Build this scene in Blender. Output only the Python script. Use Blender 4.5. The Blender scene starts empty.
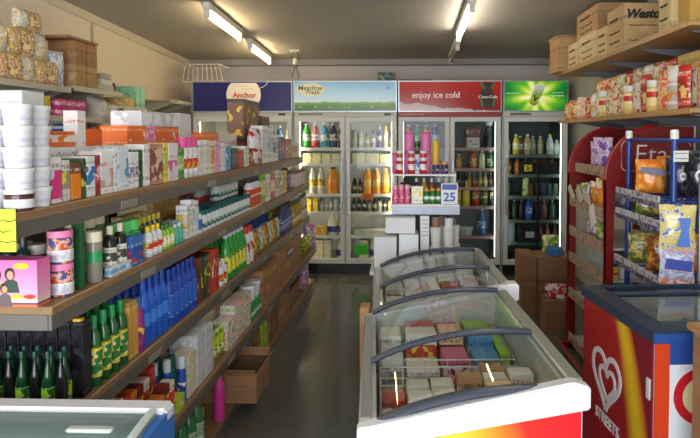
import bpy, bmesh, math, random
from mathutils import Vector, Matrix
RND = random.Random(7)
C = bpy.context.scene.collection
PI = math.pi
rad = math.radians

# ------------------------------------------------------------------ materials
def lin(c):
    if isinstance(c, str):
        c = [int(c[i:i+2], 16)/255 for i in (0, 2, 4)]
    return tuple(((v/12.92) if v <= .04045 else ((v+.055)/1.055)**2.4) for v in c) + (1,)
MATS = {}
def mat(hexc, rough=.5, metal=0, emit=0, coat=0, name=None):
    k = (hexc, rough, metal, emit, coat)
    if k in MATS: return MATS[k]
    m = bpy.data.materials.new(name or 'paint_'+hexc); m.use_nodes = True
    b = m.node_tree.nodes['Principled BSDF']
    b.inputs['Base Color'].default_value = lin(hexc)
    b.inputs['Roughness'].default_value = rough
    b.inputs['Metallic'].default_value = metal
    b.inputs['Coat Weight'].default_value = coat
    if emit:
        b.inputs['Emission Color'].default_value = lin(hexc)
        b.inputs['Emission Strength'].default_value = emit
    MATS[k] = m
    return m
class NT:
    """small node-tree writer"""
    def __init__(s, name):
        s.m = bpy.data.materials.new(name); s.m.use_nodes = True
        s.t = s.m.node_tree; s.b = s.t.nodes['Principled BSDF']
        s.tc = s.t.nodes.new('ShaderNodeTexCoord')
    def n(s, typ, **kw):
        nd = s.t.nodes.new(typ)
        for k, v in kw.items(): setattr(nd, k, v)
        return nd
    def put(s, sock, v):
        if isinstance(v, bpy.types.NodeSocket): s.t.links.new(v, sock)
        elif isinstance(v, str): sock.default_value = lin(v)
        else: sock.default_value = v
    def xyz(s, which='Generated'):
        nd = s.n('ShaderNodeSeparateXYZ'); s.t.links.new(s.tc.outputs[which], nd.inputs[0]); return nd.outputs
    def math(s, op, a, b=0., c=0.):
        nd = s.n('ShaderNodeMath', operation=op)
        for i, v in enumerate((a, b, c)): s.put(nd.inputs[i], v)
        return nd.outputs[0]
    def mix(s, f, a, b):
        nd = s.n('ShaderNodeMix', data_type='RGBA')
        s.put(nd.inputs[0], f); s.put(nd.inputs[6], a); s.put(nd.inputs[7], b)
        return nd.outputs[2]
    def noise(s, scale, vec='Object', detail=2., off=(0, 0, 0), sc=(1, 1, 1)):
        mp = s.n('ShaderNodeMapping'); s.t.links.new(s.tc.outputs[vec], mp.inputs[0])
        mp.inputs[1].default_value = off; mp.inputs[3].default_value = sc
        nd = s.n('ShaderNodeTexNoise'); s.t.links.new(mp.outputs[0], nd.inputs['Vector'])
        nd.inputs['Scale'].default_value = scale; nd.inputs['Detail'].default_value = detail
        return nd.outputs['Fac']
    def ramp(s, f, stops, interp='LINEAR'):
        nd = s.n('ShaderNodeValToRGB'); s.put(nd.inputs[0], f); cr = nd.color_ramp; cr.interpolation = interp
        while len(cr.elements) < len(stops): cr.elements.new(.5)
        for e, (p, c) in zip(cr.elements, stops): e.position = p; e.color = lin(c) if isinstance(c, str) else (c, c, c, 1)
        return nd.outputs[0]
    def band(s, v, lo, hi):
        return s.math('MULTIPLY', s.math('GREATER_THAN', v, lo), s.math('LESS_THAN', v, hi))
    def done(s, col, rough=.5, bump=None, bs=.1, metal=0, emit=0):
        s.put(s.b.inputs['Base Color'], col); s.put(s.b.inputs['Roughness'], rough)
        s.b.inputs['Metallic'].default_value = metal
        if emit:
            s.put(s.b.inputs['Emission Color'], col); s.b.inputs['Emission Strength'].default_value = emit
        if bump is not None:
            bp = s.n('ShaderNodeBump'); s.put(bp.inputs['Height'], bump); bp.inputs['Strength'].default_value = bs
            s.t.links.new(bp.outputs[0], s.b.inputs['Normal'])
        return s.m
PK = {}
def pack(c1, c2, c3, c4='333333', lo=.3, hi=.75, scale=22, thr=.55, rough=.35):
    """printed packaging: ground c1, band c2 with picture blotches c3, a strip of small lettering c4"""
    k = (c1, c2, c3, c4, lo, hi, scale, thr, rough)
    if k in PK: return PK[k]
    s = NT('print_'+c1+'_'+c2+'_'+c3); z = s.xyz()[2]
    sd = len(PK)*1.37
    nz = s.noise(scale*1.5, off=(sd, sd*.7, sd*1.3), detail=2.)
    inb = s.band(z, lo, hi)
    col = s.mix(inb, c1, c2)
    col = s.mix(s.math('MULTIPLY', inb, s.math('GREATER_THAN', nz, thr)), col, c3)
    tx = s.noise(95, off=(sd, 0, 3), sc=(2.6, 2.6, .9), detail=0.)
    tb = s.band(z, hi+.05, hi+.14)
    col = s.mix(s.math('MULTIPLY', tb, s.math('MULTIPLY', s.math('GREATER_THAN', tx, .52), .75)), col, c4)
    tb2 = s.band(z, max(lo-.16, .06), max(lo-.06, .1))
    col = s.mix(s.math('MULTIPLY', tb2, s.math('MULTIPLY', s.math('GREATER_THAN', tx, .55), .65)), col, c4)
    PK[k] = s.done(col, rough); return PK[k]
def film(cols, scale=16, rough=.18, seed=0):
    scale *= 1.7
    """crinkled printed plastic film"""
    k = ('film',)+tuple(cols)+(scale, seed)
    if k in PK: return PK[k]
    s = NT('film_'+cols[0])
    nz = s.noise(scale, off=(seed*3.1, seed*1.7, seed*.9), detail=4.)
    st = [(0, cols[0])]+[(.38+.3*(i+1)/len(cols), c) for i, c in enumerate(cols[1:])]
    col = s.ramp(nz, st, 'LINEAR')
    PK[k] = s.done(col, rough, s.noise(scale*2.2, detail=3.), .35); return PK[k]
def glass_mat(name, tint='FFFFFF', refl=1.0, base=.04, rough=0.):
    m = bpy.data.materials.new(name); m.use_nodes = True; t = m.node_tree
    t.nodes.remove(t.nodes['Principled BSDF']); o = t.nodes['Material Output']
    tr = t.nodes.new('ShaderNodeBsdfTransparent'); tr.inputs[0].default_value = lin(tint)
    gl = t.nodes.new('ShaderNodeBsdfGlossy'); gl.inputs['Roughness'].default_value = rough
    lw = t.nodes.new('ShaderNodeLayerWeight')
    pw = t.nodes.new('ShaderNodeMath'); pw.operation = 'POWER'; pw.inputs[1].default_value = 4.5
    t.links.new(lw.outputs['Facing'], pw.inputs[0])
    mu = t.nodes.new('ShaderNodeMath'); mu.operation = 'MULTIPLY_ADD'; mu.use_clamp = True
    mu.inputs[1].default_value = refl*.5; mu.inputs[2].default_value = base
    t.links.new(pw.outputs[0], mu.inputs[0])
    mx = t.nodes.new('ShaderNodeMixShader')
    t.links.new(mu.outputs[0], mx.inputs[0]); t.links.new(tr.outputs[0], mx.inputs[1]); t.links.new(gl.outputs[0], mx.inputs[2])
    t.links.new(mx.outputs[0], o.inputs[0]); return m

# ------------------------------------------------------------------ mesh builder
class MB:
    def __init__(s): s.v = []; s.f = []; s.m = []; s.sm = []
    def face(s, idx, mi=0, smooth=False): s.f.append(tuple(idx)); s.m.append(mi); s.sm.append(smooth)
    def box(s, x0, y0, z0, x1, y1, z1, mi=0, M=None):
        b = len(s.v)
        P = [(x0,y0,z0),(x1,y0,z0),(x1,y1,z0),(x0,y1,z0),(x0,y0,z1),(x1,y0,z1),(x1,y1,z1),(x0,y1,z1)]
        s.v += [tuple(M @ Vector(p)) if M else p for p in P]
        for q in ((0,3,2,1),(4,5,6,7),(0,1,5,4),(1,2,6,5),(2,3,7,6),(3,0,4,7)): s.face([b+i for i in q], mi)
        return s
    def prism(s, poly, h, M=None, mi=0, mis=None):
        """poly: (x, y) CCW seen from +z, extruded z 0..h, then placed by M"""
        b = len(s.v); n = len(poly)
        P = [(x, y, 0) for x, y in poly]+[(x, y, h) for x, y in poly]
        s.v += [tuple(M @ Vector(p)) if M else p for p in P]
        s.face([b+i for i in range(n-1, -1, -1)], mi); s.face([b+n+i for i in range(n)], mi if mis is None else mis)
        for i in range(n):
            j = (i+1) % n; s.face((b+i, b+j, b+n+j, b+n+i), mi)
        return s
    def lathe(s, prof, n=16, c=(0, 0), sx=1, sy=1, smooth=True, M=None):
        """prof: (r, z, material) bottom to top"""
        b = len(s.v); rings = []
        for r, z, mi in prof:
            if r < 1e-6:
                s.v.append((c[0], c[1], z)); rings.append([len(s.v)-1])
            else:
                ring = []
                for i in range(n):
                    a = 2*PI*i/n; s.v.append((c[0]+r*sx*math.cos(a), c[1]+r*sy*math.sin(a), z)); ring.append(len(s.v)-1)
                rings.append(ring)
        for (A, B, (r, z, mi)) in zip(rings, rings[1:], prof[1:]):
            for i in range(n):
                j = (i+1) % n
                if len(A) == 1 and len(B) == 1: continue
                if len(A) == 1: s.face((A[0], B[j], B[i]), mi, smooth)
                elif len(B) == 1: s.face((A[i], A[j], B[0]), mi, smooth)
                else: s.face((A[i], A[j], B[j], B[i]), mi, smooth)
        if len(rings[0]) > 1: s.face(rings[0][::-1], prof[0][2])
        if len(rings[-1]) > 1: s.face(rings[-1], prof[-1][2])
        if M:
            for i in range(b, len(s.v)): s.v[i] = tuple(M @ Vector(s.v[i]))
        return s
    def tube(s, pts, r, n=8, mi=0, closed=False, flat=1.0):
        pts = [Vector(p) for p in pts]; b = len(s.v); N = len(pts); up0 = Vector((0, 0, 1))
        for i, p in enumerate(pts):
            if closed: t = (pts[(i+1) % N]-pts[i-1]).normalized()
            else: t = (pts[min(i+1, N-1)]-pts[max(i-1, 0)]).normalized()
            u = t.cross(up0)
            if u.length < 1e-3: u = t.cross(Vector((1, 0, 0)))
            u.normalize(); w = u.cross(t)
            for k in range(n):
                a = 2*PI*k/n; s.v.append(tuple(p+u*(r*math.cos(a))+w*(r*flat*math.sin(a))))
        for i in range(N if closed else N-1):
            a = b+i*n; c = b+((i+1) % N)*n
            for k in range(n):
                l = (k+1) % n; s.face((a+k, a+l, c+l, c+k), mi, True)
        if not closed:
            s.face([b+k for k in range(n-1, -1, -1)], mi); s.face([b+(N-1)*n+k for k in range(n)], mi)
        return s
    def sheet(s, rows, mi=0, smooth=True, thick=None):
        """rows: list of equal-length point lists"""
        b = len(s.v); R = len(rows); K = len(rows[0])
        for r in rows: s.v += [tuple(p) for p in r]
        for i in range(R-1):
            for k in range(K-1):
                s.face((b+i*K+k, b+i*K+k+1, b+(i+1)*K+k+1, b+(i+1)*K+k), mi, smooth)
        return s
    def mesh(s, name, mats):
        me = bpy.data.meshes.new(name); me.from_pydata(s.v, [], s.f)
        for m in mats: me.materials.append(m)
        me.polygons.foreach_set('material_index', s.m); me.polygons.foreach_set('use_smooth', s.sm)
        me.update(); me.set_sharp_from_angle(angle=rad(42)); return me
def solid(mb, t):
    """give an open sheet thickness (one closed shell)"""
    bm = bmesh.new(); vs = [bm.verts.new(v) for v in mb.v]
    for f, m, q in zip(mb.f, mb.m, mb.sm):
        g = bm.faces.new([vs[i] for i in f]); g.material_index = m; g.smooth = q
    bm.normal_update(); bmesh.ops.solidify(bm, geom=bm.faces[:], thickness=t); bm.verts.index_update()
    o = MB(); o.v = [tuple(v.co) for v in bm.verts]
    for f in bm.faces: o.face([v.index for v in f.verts], f.material_index, f.smooth)
    bm.free(); return o
def bevel(mb, w, seg=2):
    bm = bmesh.new(); vs = [bm.verts.new(v) for v in mb.v]
    for f, m, q in zip(mb.f, mb.m, mb.sm):
        g = bm.faces.new([vs[i] for i in f]); g.material_index = m
    bmesh.ops.bevel(bm, geom=bm.edges[:], offset=w, segments=seg, affect='EDGES', clamp_overlap=True); bm.verts.index_update()
    o = MB(); o.v = [tuple(v.co) for v in bm.verts]
    for f in bm.faces: o.face([v.index for v in f.verts], f.material_index, False)
    bm.free(); return o
def weld(mb):
    bm = bmesh.new(); vs = [bm.verts.new(v) for v in mb.v]
    for f, m, q in zip(mb.f, mb.m, mb.sm):
        g = bm.faces.new([vs[i] for i in f]); g.material_index = m; g.smooth = q
    bmesh.ops.remove_doubles(bm, verts=bm.verts[:], dist=1e-5); bmesh.ops.recalc_face_normals(bm, faces=bm.faces[:]); bm.verts.index_update()
    o = MB(); o.v = [tuple(v.co) for v in bm.verts]
    for f in bm.faces: o.face([v.index for v in f.verts], f.material_index, f.smooth)
    bm.free(); return o

# ------------------------------------------------------------------ objects
USED = {}
def tag(o, label, cat, group=None):
    if group is None or True:
        if label in USED and (group is None or USED[label] != group): print('DUP LABEL', label)
        elif label in USED: print('SAME LABEL', label)
        USED[label] = group
    if not 4 <= len(label.split()) <= 16: print('LABEL LEN', len(label.split()), label)
    o['label'] = label; o['category'] = cat
    if group: o['group'] = group
    return o
def empty(name, label, cat, loc=(0, 0, 0), rz=0, group=None):
    o = bpy.data.objects.new(name, None); C.objects.link(o); o.location = loc; o.rotation_euler = (0, 0, rz)
    o.empty_display_size = .05
    return tag(o, label, cat, group)
def obj(name, mb, mats, parent=None, label=None):
    me = mb if isinstance(mb, bpy.types.Mesh) else mb.mesh(name, mats if isinstance(mats, (list, tuple)) else [mats])
    o = bpy.data.objects.new(name, me); C.objects.link(o)
    if parent is not None: o.parent = parent
    if label: o['label'] = label
    return o
def struct(name, mb, mats):
    o = obj(name, mb, mats); o['kind'] = 'structure'; return o
def text(body, size, M, m, parent, name='lettering', ext=.0012, shear=0, bold=0, label=None, sx=1.):
    cu = bpy.data.curves.new('t', 'FONT'); cu.body = body; cu.size = size; cu.extrude = ext; cu.shear = shear; cu.offset = bold
    cu.align_x = 'CENTER'; cu.align_y = 'CENTER'; cu.resolution_u = 3
    t = bpy.data.objects.new('t', cu); C.objects.link(t)
    me = bpy.data.meshes.new_from_object(t.evaluated_get(bpy.context.evaluated_depsgraph_get()))
    bpy.data.objects.remove(t); bpy.data.curves.remove(cu)
    me.transform(M @ Matrix.Diagonal((sx, 1, 1, 1))); me.materials.clear(); me.materials.append(m)
    return obj(name, me, None, parent, label)
def place(x, y, z, rx=0, ry=0, rz=0):
    from mathutils import Euler
    return Matrix.Translation((x, y, z)) @ Euler((rx, ry, rz)).to_matrix().to_4x4()
FACE_NEAR = lambda x, y, z: place(x, y, z, PI/2, 0, 0)          # a flat face turned towards -Y
FACE_AISLE = lambda x, y, z: place(x, y, z, PI/2, 0, PI/2)      # turned towards +X
FACE_LEFT = lambda x, y, z: place(x, y, z, PI/2, 0, -PI/2)      # turned towards -X
ORD = 'first second third fourth fifth sixth seventh eighth ninth tenth eleventh twelfth thirteenth fourteenth fifteenth sixteenth seventeenth eighteenth nineteenth twentieth'.split()

# ------------------------------------------------------------------ products
PROTO = {}
def proto(key, build):
    """build() -> [(part name, MB, [materials])]; a single entry makes the thing one mesh"""
    if key not in PROTO:
        PROTO[key] = [(n, mb.mesh(n, ms)) for n, mb, ms in build()]
    return PROTO[key]
def put(key, name, label, cat, loc, rz=0, group=None, tilt=None):
    parts = PROTO[key]
    if len(parts) == 1:
        o = bpy.data.objects.new(name, parts[0][1]); C.objects.link(o); o.location = loc
        o.rotation_euler = (tilt[0], tilt[1], rz) if tilt else (0, 0, rz); return tag(o, label, cat, group)
    r = empty(name, label, cat, loc, rz, group)
    if tilt: r.rotation_euler = (tilt[0], tilt[1], rz)
    for n, me in parts:
        c = bpy.data.objects.new(n, me); C.objects.link(c); c.parent = r
    return r

SHAPES = {  # body: (radius factor, height factor); then cap radius, cap base, cap top radius
 'shampoo': ([(.93,0),(1,.02),(1,.66),(.9,.74),(.45,.8),(.42,.82)], .5, .82, .46),
 'flat':    ([(.9,0),(1,.03),(1,.55),(.86,.72),(.5,.8),(.44,.82)], .52, .82, .5),
 'bigcap':  ([(.9,0),(1,.02),(1,.68),(.86,.73),(.78,.74)], .84, .74, .78),
 'soda':    ([(.8,0),(1,.04),(1,.3),(.93,.38),(1,.46),(1,.58),(.8,.74),(.4,.88),(.36,.92)], .42, .92, .42),
 'slim':    ([(.9,0),(1,.02),(1,.5),(.6,.66),(.36,.8),(.36,.9)], .42, .9, .4),
 'juice':   ([(.92,0),(1,.03),(1,.62),(.85,.74),(.45,.86),(.42,.9)], .5, .9, .48),
 'spray':   ([(.95,0),(1,.02),(1,.76),(.8,.8),(.72,.81)], .74, .81, .6),
 'jar':     ([(.9,0),(1,.04),(1,.76),(.9,.8)], 1.0, .8, 1.0),
 'tub':     ([(.84,0),(.86,.02),(.98,.74),(.98,.78)], 1.06, .78, 1.04),
 'can':     ([(.9,0),(1,.03),(1,.96),(.92,.985)], .9, .985, .86),
 'cup':     ([(.72,0),(.74,.02),(1,.97),(1.03,.98)], 1.0, .98, .98),
}
def bottle(shape, h, r, body, cap, lab=None, near=True, n=None, sx=1., sy=1., lo=.14, hi=.56):
    key = ('b', shape, h, r, body.name, cap.name, lab.name if lab else '', near, sx, sy, lo, hi)
    def build():
        pr, cr, cb, ct = SHAPES[shape]
        k = n or (18 if near else 10)
        B = [(0, 0, 0)]+[(r*a, h*b, 0) for a, b in pr]
        K = [(r*cr, h*cb, 1), (r*cr, h*(cb+(1-cb)*.85), 1), (r*ct, h, 1), (0, h, 1)]
        if near:
            out = [('body', MB().lathe(B, k, sx=sx, sy=sy), [body]),
                   ('lid' if shape in ('jar', 'tub', 'can', 'cup') else 'cap', MB().lathe([(0, h*cb, 0)]+[(a, b, 0) for a, b, _ in K], k, sx=sx, sy=sy), [cap])]
            if lab:
                def rr(z):
                    for (a0, b0), (a1, b1) in zip(pr, pr[1:]):
                        if b0 <= z <= b1: return r*(a0+(a1-a0)*(z-b0)/max(b1-b0, 1e-6))
                    return r
                zs = [lo+(hi-lo)*i/6 for i in range(7)]
                L = [(rr(z)+.0008, z*h, 0) for z in zs]
                m = MB().lathe(L, k, sx=sx, sy=sy)
                m.f = m.f[:-2]; m.m = m.m[:-2]; m.sm = m.sm[:-2]
                out.append(('label', m, [lab]))
            return out
        if lab:
            zs = [(a, b) for a, b in pr]
            def at(z):
                for (a0, b0), (a1, b1) in zip(pr, pr[1:]):
                    if b0 <= z <= b1: return a0+(a1-a0)*(z-b0)/max(b1-b0, 1e-6)
                return 1
            pts = sorted(set([(b, a) for a, b in pr]+[(lo, at(lo)), (hi, at(hi))]))
            B = [(0, 0, 0)]+[(r*a, h*b, 2 if lo < b <= hi else 0) for b, a in pts]
        return [('body', MB().lathe(B+K, k, sx=sx, sy=sy), [body, cap]+([lab] if lab else []))]
    proto(key, build); return key
def carton(w, d, h, m, bev=0.0, parts=()):
    """closed box: w along X, d along Y, base at z 0"""
    key = ('c', round(w, 4), round(d, 4), round(h, 4), m.name, bev)
    def build():
        b = MB().box(-w/2, -d/2, 0, w/2, d/2, h)
        if bev: b = bevel(b, bev, 1)
        return [('body', b, [m])]
    proto(key, build); return key
def bag(w, h, t, m, near=True, seed=0):
    """sealed pillow bag standing up: w along X, t along Y"""
    key = ('g', w, h, t, m.name, seed)
    def build():
        R = random.Random(seed+5); nx, nz = (12, 14) if near else (6, 8); b = MB(); idx = {}
        for sgn in (-1, 1):
            for j in range(nz+1):
                for i in range(nx+1):
                    u, v = i/nx, j/nz
                    edge = i in (0, nx) or j in (0, nz)
                    if edge and sgn == 1: idx[sgn, i, j] = idx[-1, i, j]; continue
                    bul = (1-abs(2*u-1)**2.6)*(1-abs(2*v-1)**3.2)
                    wr = (R.random()-.5)*.16*t*bul
                    crimp = .0 if edge else 1
                    x = (u-.5)*w*(1-.07*math.sin(PI*v)*abs(2*u-1))
                    y = sgn*(t/2*bul**.7+wr)*crimp
                    if edge and j in (0, nz): y = .003*(1 if i % 2 else -1)
                    b.v.append((x, y, v*h)); idx[sgn, i, j] = len(b.v)-1
            for j in range(nz):
                for i in range(nx):
                    q = [idx[sgn, i, j], idx[sgn, i+1, j], idx[sgn, i+1, j+1], idx[sgn, i, j+1]]
                    b.face(q if sgn == -1 else q[::-1], 0, True)
        return [('body', b, [m])]
    proto(key, build); return key
def opencarton(w, d, h, m, inner, flap=.5):
    """cardboard carton with its four flaps folded up and out"""
    key = ('o', round(w, 4), round(d, 4), round(h, 4), m.name, flap)
    def build():
        t = .004; b = MB()
        o = [(-w/2, -d/2), (w/2, -d/2), (w/2, d/2), (-w/2, d/2)]; i_ = [(-w/2+t, -d/2+t), (w/2-t, -d/2+t), (w/2-t, d/2-t), (-w/2+t, d/2-t)]
        for z, L in ((0, o), (h, o), (h, i_), (t, i_)): b.v += [(x, y, z) for x, y in L]
        b.face((3, 2, 1, 0)); b.face((12, 13, 14, 15), 1)
        for k in range(4):
            l = (k+1) % 4
            b.face((k, l, 4+l, 4+k)); b.face((4+k, 4+l, 8+l, 8+k)); b.face((8+k, 8+l, 12+l, 12+k), 1)
        out = [('body', b, [m, inner])]
        f = flap*min(w, d)*.5
        for (cx, cy, L, ang, ax) in ((0, -d/2, w, 0, 0), (0, d/2, w, PI, 0), (w/2, 0, d, PI/2, 0), (-w/2, 0, d, -PI/2, 0)):
            M = place(cx, cy, h, 0, 0, ang) @ place(0, 0, 0, rad(35), 0, 0)
            out.append(('flap', MB().box(-L/2, -.002, 0, L/2, .002, f, 0, M), [m]))
        return out
    proto(key, build); return key
# ------------------------------------------------------------------ the room
def floor_mat():
    s = NT('worn_concrete'); n1 = s.noise(1.3, detail=5.); n2 = s.noise(14, detail=3.)
    col = s.mix(n1, '60635E', '7A776D'); col = s.mix(s.math('MULTIPLY', n2, .35), col, '3E423F')
    return s.done(col, s.math('MULTIPLY_ADD', n1, .16, .07), n2, .03)
def block_mat():
    s = NT('painted_blockwork')
    mp = s.n('ShaderNodeMapping'); s.t.links.new(s.tc.outputs['Object'], mp.inputs[0]); mp.inputs[2].default_value = (PI/2, 0, PI/2)
    mp.inputs[2].default_value = (0, 0, 0)
    sp = s.n('ShaderNodeSeparateXYZ'); s.t.links.new(s.tc.outputs['Object'], sp.inputs[0])
    cb = s.n('ShaderNodeCombineXYZ'); s.t.links.new(sp.outputs[1], cb.inputs[0]); s.t.links.new(sp.outputs[2], cb.inputs[1])
    br = s.n('ShaderNodeTexBrick'); s.t.links.new(cb.outputs[0], br.inputs['Vector'])
    br.inputs['Scale'].default_value = 1.; br.inputs['Brick Width'].default_value = .39; br.inputs['Row Height'].default_value = .19
    br.inputs['Mortar Size'].default_value = .006; br.inputs['Mortar Smooth'].default_value = .6
    col = s.mix(s.math('MULTIPLY', br.outputs['Fac'], .25), 'E6DCC9', 'C2B7A3')
    return s.done(col, .6, s.math('SUBTRACT', 1., br.outputs['Fac']), .12)
def ceil_mat():
    s = NT('ceiling_board'); n = s.noise(.8, detail=3.)
    return s.done(s.mix(n, 'A8A297', 'B5AFA3'), .7)
CZ = lambda y: 2.90-.0434*y
struct('floor', MB().box(-3.0, -1.9, -.12, 2.3, 8.0, 0), floor_mat())
struct('wall_left', MB().box(-2.95, -1.75, 0, -2.8, 7.95, 3.1), block_mat())
struct('wall_right', MB().box(1.95, -1.75, 0, 2.1, 7.95, 3.1), mat('C9C4BA', .6))
struct('wall_back', MB().box(-2.8, 7.75, 0, 1.95, 7.9, 2.75), mat('CDC4C0', .6))
cm = MB(); cm.v = [(-2.8,-1.75,CZ(-1.75)),(1.95,-1.75,CZ(-1.75)),(1.95,7.95,CZ(7.95)),(-2.8,7.95,CZ(7.95)),(-2.8,-1.75,3.15),(1.95,-1.75,3.15),(1.95,7.95,3.15),(-2.8,7.95,3.15)]
for q in ((3,2,1,0),(4,5,6,7),(0,1,5,4),(1,2,6,5),(2,3,7,6),(3,0,4,7)): cm.face(q)
struct('ceiling', cm, ceil_mat())
# front wall with the shop window behind the camera
fw = MB(); o = [(-2.8,0),(1.95,0),(1.95,3.05),(-2.8,3.05)]; i_ = [(-2.5,.35),(1.2,.35),(1.2,2.45),(-2.5,2.45)]
for y, L in ((-1.75, o), (-1.75, i_), (-1.6, i_), (-1.6, o)): fw.v += [(x, y, z) for x, z in L]
for k in range(4):
    l = (k+1) % 4
    for a, b in ((0, 4), (4, 8), (8, 12), (12, 0)): fw.face((a+k, a+l, b+l, b+k))
struct('wall_front', fw, mat('D8D4CA', .6))
wf = MB()
def ring(mb, x0, z0, x1, z1, w, y0, y1, mi=0):
    b = len(mb.v); o = [(x0,z0),(x1,z0),(x1,z1),(x0,z1)]; q = [(x0+w,z0+w),(x1-w,z0+w),(x1-w,z1-w),(x0+w,z1-w)]
    for y, L in ((y0, o), (y0, q), (y1, q), (y1, o)): mb.v += [(x, y, z) for x, z in L]
    for k in range(4):
        l = (k+1) % 4
        for a, c in ((0, 4), (4, 8), (8, 12), (12, 0)): mb.face((b+a+k, b+a+l, b+c+l, b+c+k), mi)
    return mb
ring(wf, -2.5, .35, 1.2, 2.45, .06, -1.7, -1.65)
w1 = struct('window_1', wf, mat('C8CACC', .4, .6))
obj('pane', MB().box(-2.44, -1.68, .41, 1.14, -1.675, 2.39), glass_mat('shop_window_glass'), w1)
struct('trim_1', MB().box(-2.8, -1.6, 0, -2.77, 7.75, .001).prism([(0,0),(.04,0),(0,.05)], .01), mat('CFC6B4', .6))
# cornice along the left wall top, following the ceiling's fall
bpy.data.objects.remove(bpy.data.objects['trim_1'])
co = MB(); pr = [(0,-.06),(.02,-.06),(.05,-.02),(.05,0),(0,0)]
co.v = [(-2.8+a, -1.6, CZ(-1.6)+b) for a, b in pr]+[(-2.8+a, 7.75, CZ(7.75)+b) for a, b in pr]
for k in range(5): co.face((k, (k+1) % 5, 5+(k+1) % 5, 5+k))
co.face((4,3,2,1,0)); co.face((5,6,7,8,9))
struct('trim_1', co, mat('D9CFBC', .6))
bk = MB().box(-2.8, 7.6, 2.5, 1.95, 7.75, CZ(7.75)+.01)
struct('beam', bk, mat('A39D99', .6))
t = obj('conduit', MB().tube([(-2.788, 5.3, 1.847), (-2.788, 5.3, CZ(5.3)-.06)], .011), mat('B5ADA0', .5))
tag(t, 'thin grey vertical conduit running up the left wall to the cornice', 'conduit')

# lamps
tubeW = mat('FFE3B0', .5, 0, 50, name='lit_warm_tube'); tubeC = mat('FFF4E2', .5, 0, 50, name='lit_cool_tube'); off_t = mat('A8957A', .4)
lampw = mat('E8E4DA', .4)
def batten(x, y0, y1, lit, label):
    yc = (y0+y1)/2; z = CZ(yc); r = empty('ceiling_light', label, 'light', (x, yc, z)); r.rotation_euler = (-math.atan(.0434), 0, 0)
    r['group'] = 'fluorescent tubes on the ceiling'
    L = (y1-y0)/2
    obj('housing', bevel(MB().box(-.032, -L, -.062, .032, L, -.002), .006, 1), lampw, r)
    obj('tube', MB().lathe([(0,-L+.03,0),(.014,-L+.03,0),(.014,L-.03,0),(0,L-.03,0)], 12, M=place(0,0,-.105,-PI/2,0,0)), lit, r)
    for s in (-1, 1):
        obj('lamp_holder', bevel(MB().box(-.022, s*(L-.03)-.016, -.13, .022, s*(L-.03)+.016, -.055), .005, 1), lampw, r)
batten(-1.61, 4.84, 5.87, tubeW, 'lit fluorescent tube light on the ceiling at left, the nearer one')
batten(-1.63, 6.27, 7.23, tubeW, 'lit fluorescent tube light above the fridge with the dark blue sign')
batten(.52, 4.72, 5.93, tubeC, 'lit fluorescent tube light on the ceiling above the freezers')
batten(.55, 6.33, 7.28, off_t, 'unlit brownish tube light on the ceiling near the back wall')
batten(-1.59, 1.7, 3.0, tubeW, 'unseen extra tube light added for even light above the near left shelves')  # out-of-view tube, added to spread even light over the near shelves
batten(.52, 1.7, 3.0, tubeC, 'unseen extra tube light added for even light above the nearest freezer')  # second out-of-view tube, added for even light around the near freezer
# hanging cables from a ceiling plate
r = empty('ceiling_hook', 'white ceiling plate with two looped grey cables above the fridges', 'hook', (-1.28, 7.0, CZ(7.0)))
obj('plate', MB().box(-.06, -.06, -.02, .06, .06, 0), lampw, r)
for s in (-1, 1):
    obj('cable', MB().tube([(s*.02,0,-.02),(s*.035,0,-.1),(s*.01,0,-.2),(s*.04,0,-.3),(s*.03,0,-.335)], .007), mat('6E6A66', .6), r)
obj('socket', MB().lathe([(0,-.16,0),(.03,-.16,0),(.03,-.11,0),(.012,-.09,0),(0,-.09,0)], 12), lampw, r)

# ------------------------------------------------------------------ long shelving unit on the left
WOOD = None
def wood_mat(a, b, name):
    s = NT(name); n = s.noise(3, sc=(14, 1, 14), detail=4.)
    return s.done(s.mix(n, a, b), .45)
WOOD = wood_mat('7C6046', '9E7C55', 'shelf_timber'); PLY = wood_mat('A07A4C', 'BF9A66', 'pale_shelf_timber')
FASC = mat('6F6A64', .4, .25); STEEL = mat('8B8B88', .35, .7)
S1, S2, S3, S4, S5 = 1.41, 1.14, .81, .46, .085
g = empty('shelving_unit', 'long grey metal shelving unit with timber shelves along the left aisle', 'shelves', (-1.2, 3.8, 0))
G = (1.2, -3.8, 0)
def gp(name, mb, m, parent=None):
    mb.v = [(x+1.2, y-3.8, z) for x, y, z in mb.v]; return obj(name, mb, m, parent or g)
for z, xf, y0, y1, th in ((S1, -.96, 1.445, 5.52, .024), (S2, -.95, 1.57, 5.86, .024), (S3, -.95, 1.62, 5.92, .024), (S4, -.92, 1.62, 6.2, .024)):
    sh = gp('shelf', bevel(MB().box(-1.47, y0, z-th, xf, y1, z), .003, 1), WOOD)
    f = MB()
    f.box(xf-.012, y0+.002, z-.066, xf-.003, y1, z-th)
    gp('shelf_fascia', f, FASC, sh)
    gp('end_fascia', MB().box(-1.47, y0+.002, z-.066, xf-.014, y0+.011, z-th), FASC, sh)
    for k in range(int((y1-y0)/.9)):
        yy = y0+.55+k*.9
        gp('price_holder', MB().box(xf-.002, yy, z-.058, xf+.001, yy+.12, z-.03), mat('8F8B84', .4), sh)
bs = gp('base_shelf', MB().box(-1.47, 1.62, S5-.02, -.965, 6.3, S5), WOOD)
gp('kick_plate', MB().box(-.995, 1.63, 0, -.98, 6.28, S5-.02), FASC, bs)
gp('back_panel', MB().box(-1.5, 1.63, 0, -1.475, 5.95, 1.5), mat('77736C', .6))
for y in (1.66, 2.9, 4.2, 5.9):
    gp('upright', MB().box(-1.474, y-.02, 0, -1.45, y+.02, 1.5), STEEL)
tg = empty('hanging_tag', 'fluorescent yellow green ticket hanging at the end of the top left shelf', 'tag', (-1.005, 1.4365, 1.42))
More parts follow.
